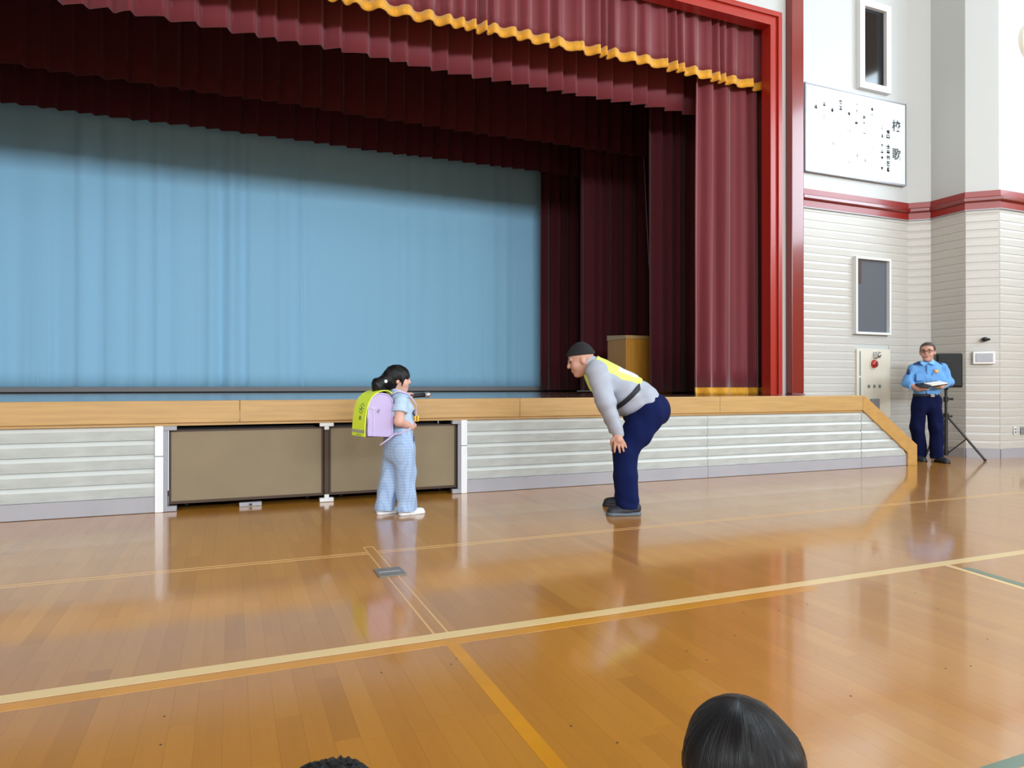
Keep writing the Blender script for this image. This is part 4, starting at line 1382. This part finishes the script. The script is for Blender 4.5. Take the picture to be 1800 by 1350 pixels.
S = SDF((-0.12, -0.12, 0.90), (0.12, 0.12, 1.03), 0.004)
S.cap((-0.018, 0, 0.985), (-0.006, 0, 0.935), 0.060, 0.088, 0.0)
S.cut(lambda X, Y, Z: np.abs(Z - 0.968 + 0.35 * (X + 0.012)) - 0.02 + 0 * Y)
S.mesh('collar', M['shirt_child'], girl)
# trousers
S = SDF((-0.32, -0.24, 0.0), (0.26, 0.24, 0.72), 0.005)
S.chain([(0.0, 0, 0.665), (-0.010, 0, 0.58), (-0.012, 0, 0.50)], [0.094, 0.112, 0.108], 0.02, 1.18)
for y_, fx in ((-0.068, 0.028), (0.068, -0.100)):
    S.chain([(-0.008, y_, 0.52), (fx * 0.45, y_, 0.34), (fx * 0.85, y_, 0.16), (fx - 0.004, y_, 0.03)], [0.098, 0.080, 0.075, 0.080], 0.025)
S.warp(lambda X, Y, Z: 0.005 * np.sin(30 * Z + 28 * X + 12 * Y) * np.clip(1.1 - Z * 1.3, 0, 1) + 0.0045 * np.sin(75 * X - 12 * Z + 30 * Y))
S.cut(lambda X, Y, Z: np.maximum(0.034 - Z, Z - 0.668) + 0 * X + 0 * Y)
S.mesh('trousers', M['pants_child'], girl)
S = SDF((-0.16, -0.2, 0.63), (0.16, 0.2, 0.69), 0.004)
S.cap((0.002, 0, 0.63), (0.002, 0, 0.70), 0.098, 0.096, 0.0, 1.2)
S.cut(lambda X, Y, Z: np.abs(Z - 0.658) - 0.014 + 0 * X + 0 * Y)
S.mesh('waistband', M['pants_child'], girl)
box('pocket_slit', (0.058, -0.123, 0.56), (0.064, -0.116, 0.632), M['epaulet'], girl)
shoe(girl, (-0.045, -0.066), (0.185, -0.075), 0, M['shoe_white'], M['shoe_white'], 0.036, 0.05, 0.02)
shoe(girl, (-0.172, 0.066), (0.045, 0.072), 0, M['shoe_white'], M['shoe_white'], 0.036, 0.05, 0.02)

# school bag: a thing of its own, worn on the back
bag = empty('school_bag', girl.location, -YAW + HEAD)
tag(bag, 'lavender hard school bag with a neon yellow cover on the child', 'school bag')
bprof = []
for k in range(9):
    t = math.pi * k / 8
    bprof.append((-0.215 + 0.100 * math.cos(t), 0.885 + 0.085 * math.sin(t)))
bprof += [(-0.325, 0.80), (-0.330, 0.640), (-0.118, 0.632)]
bo = MB().prism(bprof, 'y', -0.108, 0.108).build('bag_body', M['bag'], bag)
bv = bo.modifiers.new('bevel', 'BEVEL'); bv.width = 0.008; bv.segments = 2; bv.limit_method = 'ANGLE'; bv.angle_limit = R(50)
for y_ in (-1, 1):
    pts = [(p_[0], y_ * 0.109, p_[1]) for p_ in bprof]
    MB().tube(pts + [pts[0]], 0.0055, 6).build('edge_piping', M['bag_trim'], bag, True)
    MB().box((-0.280, y_ * 0.1085 - 0.004, 0.640), (-0.272, y_ * 0.1085 + 0.004, 0.86)).build('side_seam', M['bag_trim'], bag)
    MB().box((-0.300, y_ * 0.110 - 0.004, 0.850), (-0.255, y_ * 0.110 + 0.004, 0.862)).build('side_strap', M['bag_trim'], bag)
    o = MB().tube([(-0.235, y_ * 0.118, 0.848), (-0.228, y_ * 0.118, 0.832), (-0.236, y_ * 0.118, 0.820), (-0.246, y_ * 0.118, 0.828), (-0.243, y_ * 0.118, 0.842)], 0.0035, 6).build('ring', M['chrome'], bag, True)
    # shoulder strap round the arm
    sp_ = [(-0.115, y_ * 0.06, 0.955), (-0.06, y_ * 0.082, 0.985), (0.03, y_ * 0.088, 0.965), (0.095, y_ * 0.088, 0.88), (0.098, y_ * 0.095, 0.78), (0.035, y_ * 0.118, 0.69), (-0.06, y_ * 0.128, 0.655), (-0.118, y_ * 0.100, 0.640)]
    MB().tube(sp_, 0.006, 8).build('shoulder_strap', M['bag_trim'], bag, True)
MB().tube([(-0.10, -0.138, 0.662), (-0.17, -0.140, 0.615), (-0.236, -0.135, 0.572)], 0.006, 6).build('strap_tail', M['bag_trim'], bag, True)
# neon cover over the flap, following the top and back
def bag_sheet(name, i0, i1, y0, y1, off, th, m, prof=None):
    pr = prof
    A, B_ = [], []
    for k in range(i0, i1 + 1):
        p_, q_ = np.array(pr[k]), np.array(pr[min(k + 1, len(pr) - 1)]) if k < len(pr) - 1 else np.array(pr[k])
        pm_ = np.array(pr[max(k - 1, 0)])
        t_ = q_ - pm_; t_ /= np.linalg.norm(t_)
        n_ = np.array([-t_[1], t_[0]])
        if n_ @ (p_ - np.array([-0.21, 0.78])) < 0: n_ = -n_
        A.append(p_ + n_ * off); B_.append(p_ + n_ * (off + th))
    poly = [tuple(p_) for p_ in A] + [tuple(p_) for p_ in B_[::-1]]
    return MB().prism(poly, 'y', y0, y1).build(name, m, bag)
cprof = [(-0.125, 0.965), (-0.155, 0.985), (-0.19, 0.988), (-0.225, 0.982), (-0.262, 0.965), (-0.295, 0.935), (-0.318, 0.895), (-0.333, 0.845), (-0.342, 0.79), (-0.347, 0.73), (-0.349, 0.69), (-0.350, 0.665), (-0.350, 0.640)]
c_ = bag_sheet('neon_cover', 0, 12, -0.119, 0.119, 0.0, 0.006, M['neon'], cprof)
c_['label'] = 'neon yellow cover with green print'
bag_sheet('reflective_strip', 10, 11, -0.1195, 0.1195, 0.0055, 0.0015, M['neon_grey'], cprof)
def cover_print(name, y0, y1, z0, z1, m):
    """thin print on the back of the cover"""
    def xb(z):
        for (xa, za), (xc, zc2) in zip(cprof, cprof[1:]):
            if zc2 <= z <= za:
                return xa + (xc - xa) * (za - z) / max(1e-6, za - zc2)
        return -0.35
    P = [(xb(z0) - 0.0072, z0), (xb(z1) - 0.0072, z1), (xb(z1) - 0.0062, z1), (xb(z0) - 0.0062, z0)]
    return MB().prism(P, 'y', y0, y1)
pm_ = MB()
def add_print(y0, y1, z0, z1, target):
    q_ = cover_print('', y0, y1, z0, z1, None)
    me_ = bpy.data.meshes.new('tmp'); q_.bm.to_mesh(me_); q_.bm.free()
    target.bm.from_mesh(me_); bpy.data.meshes.remove(me_)
for k in range(10):                                   # ring emblem
    t = 2 * math.pi * k / 10
    y_, z_ = -0.02 + 0.036 * math.cos(t), 0.852 + 0.036 * math.sin(t)
    add_print(y_ - 0.008, y_ + 0.008, z_ - 0.004, z_ + 0.004, pm_)
for y_, z_, wy, wz in ((-0.02, 0.862, 0.012, 0.004), (-0.02, 0.85, 0.018, 0.004), (-0.026, 0.842, 0.004, 0.008), (-0.012, 0.842, 0.004, 0.008),
                       (-0.02, 0.792, 0.016, 0.003), (-0.02, 0.780, 0.018, 0.003), (-0.02, 0.768, 0.014, 0.003), (-0.036, 0.780, 0.003, 0.014), (-0.004, 0.778, 0.003, 0.012), (-0.02, 0.781, 0.003, 0.015)):
    add_print(y_ - wy, y_ + wy, z_ - wz, z_ + wz, pm_)
for k in range(5):
    add_print(-0.055 + k * 0.020, -0.043 + k * 0.020, 0.648, 0.652, pm_); add_print(-0.051 + k * 0.02, -0.048 + k * 0.02, 0.645, 0.658, pm_)
o = pm_.build('cover_print', M['green_ink'], c_)
o['kind'] = 'stuff'
# alarm buzzer on the strap
bz = empty('alarm_buzzer', girl.location, -YAW + HEAD)
tag(bz, 'small yellow safety buzzer hanging at the front of the child', 'buzzer')
MB().box((0.072, -0.125, 0.742), (0.108, -0.100, 0.792), 0.008).build('case', M['yellow'], bz)
MB().box((0.082, -0.128, 0.748), (0.088, -0.0995, 0.788)).build('band', M['strap_black'], bz)
MB().tube([(0.075, -0.108, 0.79), (0.062, -0.108, 0.815), (0.075, -0.10, 0.83)], 0.008, 8).build('lanyard', M['epaulet'], bz, True)
# microphone
mic = empty('microphone', girl.location, -YAW + HEAD)
tag(mic, 'black hand microphone with silver head held up by the child', 'microphone')
MB().tube([(0.045, 0.030, 0.938), (0.240, 0.030, 0.951)], [0.014, 0.019], 16).build('handle', M['black_plastic'], mic, True)
MB().tube([(0.240, 0.030, 0.951), (0.252, 0.030, 0.952)], [0.021, 0.024], 16).build('ring', M['steel_grey'], mic, True)
MB().ball((0.270, 0.030, 0.953), 0.027).build('grille', M['chrome'], mic, True)

# ================================================================== OFFICER WITH TRAY
pol = Fig('person', 1636, 9.22)
tag(pol.root, 'standing person in a light blue uniform shirt and navy trousers holding a folder', 'person')
def p3(x, y, d=0.0):
    return pol.p(1480 + x / 5, 560 + y / 5, d)
Hp, Ap = head_frame(p3(752, 294, -0.02), (-0.62, -0.78, 0.0))
hp = 1.10
B = SDF((-0.45, -0.45, -0.01), (0.45, 0.30, 1.70), 0.008)
add_head(B, Hp, Ap, hp)
B.cap(Hp((-0.02, 0, -0.06)), p3(762, 400, 0.02), 0.058, 0.062, 0.02)
tw = 1.0
def p_torso(S, o=0):
    """torso wider than deep: three parallel columns"""
    for x_ in (-1, 0, 1):
        S.chain([p3(757 + x_ * 54, 462), p3(755 + x_ * 60, 530), p3(748 + x_ * 52, 600), p3(739 + x_ * 48, 675)], [0.092 + o, 0.100 + o, 0.096 + o, 0.088 + o], 0.05)
def p_arm(S, t, o=0):
    if t < 0:
        q_ = [p3(632, 440, 0.01), p3(570, 565, -0.02), p3(668, 620, -0.20)]
    else:
        q_ = [p3(880, 435, 0.01), p3(937, 555, -0.02), p3(868, 600, -0.20)]
    S.chain(q_, [0.068 + o, 0.060 + o, 0.045 + o], 0.03)
    return q_
p_torso(B, -0.02)
legsP = [[p3(682, 720, 0.02), p3(662, 960, 0.05), p3(690, 1185, 0.12)], [p3(806, 720, -0.01), p3(826, 960, -0.05), p3(832, 1215, -0.04)]]
for t in (-1, 1):
    q_ = p_arm(B, t, -0.018)
    B.chain(legsP[0 if t < 0 else 1], [0.085, 0.06, 0.045], 0.03)
    w_ = q_[2]
    e_ = w_ + np.array([-t * 0.045, -0.035, 0.012])
    B.cap(w_, e_, 0.028, 0.030, 0.012)
    for k in range(4):
        kn = e_ + np.array([-t * 0.012, -0.026 + 0.017 * k, -0.010])
        B.cap(kn, kn + np.array([-t * 0.032, 0, -0.008]), 0.011, 0.010, 0.004)
        B.cap(kn + np.array([-t * 0.032, 0, -0.008]), kn + np.array([-t * 0.052, 0, 0.006]), 0.010, 0.0085, 0.004)
    B.cap(e_ + np.array([0, -0.02, 0.012]), e_ + np.array([-t * 0.04, -0.025, 0.036]), 0.012, 0.010, 0.005)
B.mesh('body', M['skin'], pol.root)
face_parts(Hp, Ap, pol.root, hp, mouth='open')
# hair
S = SDF((-0.25, -0.25, 1.35), (0.25, 0.25, 1.75), 0.006)
S.ell(Hp((-0.016 * hp, 0, 0.034 * hp)), [0.102 * hp, 0.085 * hp, 0.089 * hp], Ap, 0.01)
Ai = np.array(Ap).T
hc = Hp((0, 0, 0))
def hk(X, Y, Z):
    x_, y_, z_ = X - hc[0], Y - hc[1], Z - hc[2]
    f_ = x_ * Ai[0][0] + y_ * Ai[0][1] + z_ * Ai[0][2]
    u_ = x_ * Ai[2][0] + y_ * Ai[2][1] + z_ * Ai[2][2]
    front = np.where(f_ > 0.035, 0.085 - u_ + (0.09 - f_) * -0.2, -1)
    side = np.where((f_ <= 0.035) & (f_ > -0.03), 0.020 - u_, -1)
    back = np.where(f_ <= -0.03, -0.045 - u_, -1)
    return np.maximum(np.maximum(front, side), back)
S.cut(hk)
S.mesh('hair', M['hair_grey'], pol.root)
# glasses
q = lambda *p_: Vector(Hp(np.array(p_) * hp))
gl = MB()
for t in (-1, 1):
    ring = [q(0.098, t * 0.034 + 0.024 * math.cos(2 * math.pi * k / 14), 0.006 + 0.017 * math.sin(2 * math.pi * k / 14)) for k in range(15)]
    MB().tube(ring, 0.0028, 6).build('glasses_rim', M['black_plastic'], pol.root)
    MB().tube([q(0.097, t * 0.058, 0.012), q(0.02, t * 0.084, 0.012), q(-0.015, t * 0.086, 0.004)], 0.0025, 6).build('glasses_temple', M['black_plastic'], pol.root)
MB().tube([q(0.099, -0.011, 0.010), q(0.102, 0, 0.013), q(0.099, 0.011, 0.010)], 0.0025, 6).build('glasses_bridge', M['black_plastic'], pol.root)
# shirt
S = SDF((-0.42, -0.36, 0.80), (0.42, 0.26, 1.45), 0.0075)
p_torso(S)
S.cap(p3(715, 412), p3(800, 410), 0.062, 0.062, 0.06)
for t in (-1, 1):
    p_arm(S, t)
S.warp(lambda X, Y, Z: 0.004 * np.sin(34 * Z + 26 * X) + 0.003 * np.sin(70 * X - 30 * Z + 20 * Y))
zb = p3(745, 672)[2]
zn = p3(762, 372)[2]
S.cut(lambda X, Y, Z: np.maximum(zb - 0.01 - Z, Z - zn) + 0 * X + 0 * Y)
for t, q_ in ((-1, p3(660, 617, -0.19)), (1, p3(875, 597, -0.19))):
    S.cut(lambda X, Y, Z, t=t, q_=q_: np.where((Y < -0.13) & (np.abs(Z - q_[2]) < 0.12), t * -(X - q_[0]) - 0.0, -1))
S.mesh('shirt', M['police_shirt'], pol.root)
# collar flaps, placket, pockets, epaulets, badge, sleeve patch
fy = p3(755, 480)[1] - 0.13
def flap(name, pts, m, th=0.012):
    """thin flap from screen points lying on the chest at depth d"""
    P = [Vector(p3(*a)) for a in pts]
    mb = MB()
    A = [mb.bm.verts.new(p_) for p_ in P]
    Bv = [mb.bm.verts.new(p_ + Vector((0, th, 0))) for p_ in P]
    mb.bm.faces.new(A); mb.bm.faces.new(Bv[::-1])
    for i in range(len(P)):
        j = (i + 1) % len(P)
        mb.bm.faces.new((A[i], Bv[i], Bv[j], A[j]))
    bmesh.ops.recalc_face_normals(mb.bm, faces=mb.bm.faces)
    return mb.build(name, m, pol.root)
flap('collar', [(700, 368, -0.03), (752, 392, -0.105), (722, 412, -0.12), (690, 392, -0.09)], M['police_collar'])
flap('collar', [(806, 358, -0.03), (762, 392, -0.105), (815, 408, -0.12), (830, 385, -0.09)], M['police_collar'])
flap('pocket', [(655, 480, -0.106), (722, 480, -0.116), (722, 545, -0.118), (655, 545, -0.106)], M['police_shirt'])
flap('pocket', [(795, 480, -0.116), (868, 480, -0.106), (868, 545, -0.106), (795, 545, -0.118)], M['police_shirt'])
flap('placket', [(749, 410, -0.112), (768, 410, -0.112), (766, 660, -0.116), (747, 660, -0.116)], M['police_shirt'])
for xa, xb_ in ((610, 690), (830, 905)):
    o = MB().box((-0.062, -0.028, -0.006), (0.062, 0.028, 0.006), 0.004).build('epaulet', M['epaulet'], pol.root)
    c2 = p3((xa + xb_) / 2, 396, -0.01)
    o.location = c2
    o.rotation_euler = (R(14), R(24 if xa > 700 else -24), 0)
bd = MB()
pb = Vector(p3(832, 462, -0.118))
bd.tube([pb, pb + Vector((0, -0.008, 0))], [0.024, 0.018], 14)
o = bd.build('chest_badge', M['badge'], pol.root); o['label'] = 'gold chest emblem'
bd = MB()
for k in range(5):
    t = 2 * math.pi * k / 5
    bd.box((pb.x + 0.03 * math.cos(t) - 0.007, pb.y - 0.004, pb.z + 0.022 * math.sin(t) - 0.007), (pb.x + 0.03 * math.cos(t) + 0.007, pb.y + 0.006, pb.z + 0.022 * math.sin(t) + 0.007))
o = bd.build('badge_leaves', M['badge'], pol.root); o['kind'] = 'stuff'
ps = Vector(p3(585, 468, -0.045))
o = MB().ball(ps, (0.02, 0.03, 0.042)).build('sleeve_patch', M['epaulet'], pol.root, True)
# trousers, belt, buckle
S = SDF((-0.40, -0.30, 0.0), (0.35, 0.35, 0.95), 0.0075)
for x_ in (-1, 0, 1):
    S.cap(p3(738 + x_ * 46, 685), p3(744 + x_ * 48, 770), 0.086, 0.092, 0.05)
S.chain(legsP[0], [0.098, 0.086, 0.082], 0.03)
S.chain(legsP[1], [0.098, 0.086, 0.082], 0.03)
S.warp(lambda X, Y, Z: 0.004 * np.sin(24 * Z + 30 * X) + 0.003 * np.sin(60 * X + 10 * Z))
S.cut(lambda X, Y, Z: np.maximum(0.05 - Z, Z - zb) + 0 * X + 0 * Y)
S.mesh('trousers', M['navy_dark'], pol.root)
S = SDF((-0.40, -0.30, zb - 0.06), (0.35, 0.35, zb + 0.06), 0.006)
for x_ in (-1, 0, 1):
    S.cap(p3(738 + x_ * 46, 640), p3(738 + x_ * 46, 720), 0.095, 0.095, 0.05)
S.cut(lambda X, Y, Z: np.abs(Z - zb) - 0.018 + 0 * X + 0 * Y)
S.mesh('belt', M['strap_black'], pol.root)
pb = p3(750, 677, 0)
box('belt_buckle', (pb[0] - 0.026, -0.124, pb[2] - 0.018), (pb[0] + 0.026, -0.098, pb[2] + 0.018), M['chrome'], pol.root, 0.004)
shoe(pol.root, (p3(832, 0)[0] - 0.01, 0.02), (p3(840, 0)[0] + 0.0, -0.24), 0, M['shoe_dark'], M['black_plastic'], 0.05, 0.08, 0.025)
shoe(pol.root, (p3(692, 0)[0], 0.20), (p3(735, 0)[0] - 0.02, -0.04), 0, M['shoe_dark'], M['black_plastic'], 0.05, 0.08, 0.025)
# folder with papers
fc = p3(782, 580, -0.26)
fo = empty('folder', pol.root.location, -YAW)
tag(fo, 'dark folder with white papers held at waist height in front of a blue shirt', 'folder')
Mt = Matrix.Translation(Vector(fc)) @ Matrix.Rotation(R(-8), 4, 'Y') @ Matrix.Rotation(R(9), 4, 'X')
MB().box((-0.15, -0.11, -0.008), (0.15, 0.11, 0.006), 0.003, Mt).build('cover', M['black_plastic'], fo)
MB().box((-0.06, -0.108, 0.0065), (0.148, 0.06, 0.020), 0, Mt).build('papers', M['paper'], fo)
MB().box((-0.14, 0.07, 0.0065), (0.14, 0.105, 0.018), 0, Mt).build('clip', M['shoe_dark'], fo)

# ================================================================== SEATED CHILDREN IN THE FOREGROUND
def seated(px, top_py, zc, label, long_hair, yaw, tee, sc):
    lat = (px - 900) / F * zc
    top = EYE + (HOR - top_py) / F * zc
    rt = empty('person', (zc * SY + lat * CY, zc * CY - lat * SY, 0), yaw)
    tag(rt, label, 'person')
    hz = top - 0.118 * sc
    H_, A_ = head_frame((0, 0.02, hz), (0, 1, 0.0))
    B = SDF((-0.36, -0.22, -0.005), (0.36, 0.46, top + 0.02), 0.009)
    add_head(B, H_, A_, sc)
    sh = hz - 0.165 * sc
    B.cap(H_((-0.02, 0, -0.06)), (0, 0.0, sh), 0.045, 0.05, 0.02)
    B.chain([(0, 0.0, sh - 0.03), (0, 0.0, 0.11)], [0.075, 0.085], 0.03)
    for t in (-1, 1):
        B.chain([(t * 0.05, 0, sh - 0.05), (t * 0.06, 0, 0.10)], [0.07, 0.085], 0.03)
        B.chain([(t * 0.125, 0.0, sh - 0.02), (t * 0.175, 0.05, 0.20), (t * 0.07, 0.20, 0.16)], [0.040, 0.034, 0.026], 0.02)
        B.cap((t * 0.07, 0.20, 0.16), (t * 0.03, 0.23, 0.155), 0.028, 0.024, 0.01)
        for k in range(4):
            B.cap((t * 0.03, 0.215 + 0.015 * k, 0.155), (-t * 0.015, 0.222 + 0.015 * k, 0.148), 0.009, 0.008, 0.004)
        B.cap((t * 0.05, 0.205, 0.17), (t * 0.02, 0.20, 0.185), 0.011, 0.009, 0.004)
        B.chain([(t * 0.08, 0.03, 0.085), (t * 0.24, 0.22, 0.075), (-t * 0.04, 0.34, 0.048)], [0.075, 0.052, 0.040], 0.02)
        B.cap((-t * 0.04, 0.34, 0.045), (-t * 0.16, 0.36, 0.036), 0.038, 0.030, 0.02)
    B.cut(lambda X, Y, Z: 0.001 - Z + 0 * X + 0 * Y)
    B.mesh('body', M['skin_child'], rt)
    S = SDF((-0.28, -0.20, 0.05), (0.28, 0.20, sh + 0.08), 0.008)
    for x_ in (-0.055, 0, 0.055):
        S.chain([(x_, 0, sh - 0.04), (x_ * 1.1, 0, 0.10)], [0.086, 0.100], 0.03)
    for t in (-1, 1):
        S.cap((t * 0.115, 0.0, sh - 0.02), (t * 0.150, 0.02, sh - 0.10), 0.055, 0.055, 0.02)
    S.cut(lambda X, Y, Z: np.maximum(0.075 - Z, Z - sh - 0.035) + 0 * X + 0 * Y)
    S.mesh('shirt', tee, rt)
    S = SDF((-0.34, -0.18, 0.0), (0.34, 0.30, 0.22), 0.008)
    for t in (-1, 1):
        S.chain([(t * 0.05, 0.0, 0.10), (t * 0.08, 0.03, 0.095), (t * 0.21, 0.185, 0.085)], [0.095, 0.092, 0.068], 0.02)
    S.cut(lambda X, Y, Z: np.maximum(0.002 - Z, Z - 0.19) + 0 * X + 0 * Y)
    S.mesh('shorts', M['shorts'], rt)
    # hair, modelled round its own centre so the strands fan out from the crown
    hr = SDF((-0.15, -0.17, -0.34), (0.15, 0.16, 0.16), 0.004)
    I3 = np.array([[0, 1, 0], [1, 0, 0], [0, 0, 1]], float)
    hr.ell((0, -0.006, 0.028 * sc), [0.107 * sc, 0.092 * sc, 0.091 * sc], I3, 0.01)
    if long_hair:
        for x_ in (-0.046, -0.024, 0.0, 0.024, 0.046):
            hr.chain([(x_, -0.030, 0.02), (x_ * 1.12, -0.060, -0.09), (x_ * 1.15, -0.085, -0.26)], [0.042, 0.040, 0.026], 0.03)
        for t in (-1, 1):
            hr.cap((t * 0.058, 0.0, 0.0), (t * 0.066, -0.015, -0.16), 0.024, 0.018, 0.02)
    else:
        hr.ell((0, -0.03, -0.02), [0.080 * sc, 0.078 * sc, 0.070 * sc], I3, 0.02)
    def keep(X, Y, Z):
        f_ = Y
        front = np.where(f_ > 0.045, 0.03 - Z, -1)
        side = np.where((f_ <= 0.045) & (f_ > -0.005), (-0.22 if long_hair else -0.005) - Z, -1)
        return np.maximum(front, side) + 0 * X
    hr.cut(keep)
    an = lambda X, Y: np.arctan2(X - 0.012, -(Y + 0.01))
    if long_hair:
        hr.warp(lambda X, Y, Z: 0.0016 * np.sin(23 * an(X, Y) + 5 * np.sin(4 * an(X, Y)) + 12 * Z) * np.clip((0.118 - Z) * 20, 0, 1) + 0.0035 * np.exp(-((an(X, Y) - 1.15) / 0.16) ** 2) * np.clip((0.12 - Z) * 9, 0, 1))
    else:
        hr.warp(lambda X, Y, Z: 0.0030 * np.sin(26 * an(X, Y) + 60 * Z) + 0.0028 * np.sin(75 * X + 40 * Y))
    o = hr.mesh('hair', M['hair'], rt)
    o.location = (0, 0.02, hz)
    return rt
seated(1306, 1238, 1.05, 'seated child with long glossy black hair in the right foreground', True, R(-24), M['tee_white'], 0.88)
seated(584, 1356, 0.94, 'child at the bottom edge, only the top of short black hair showing', False, R(4), M['tee_white'], 0.80)
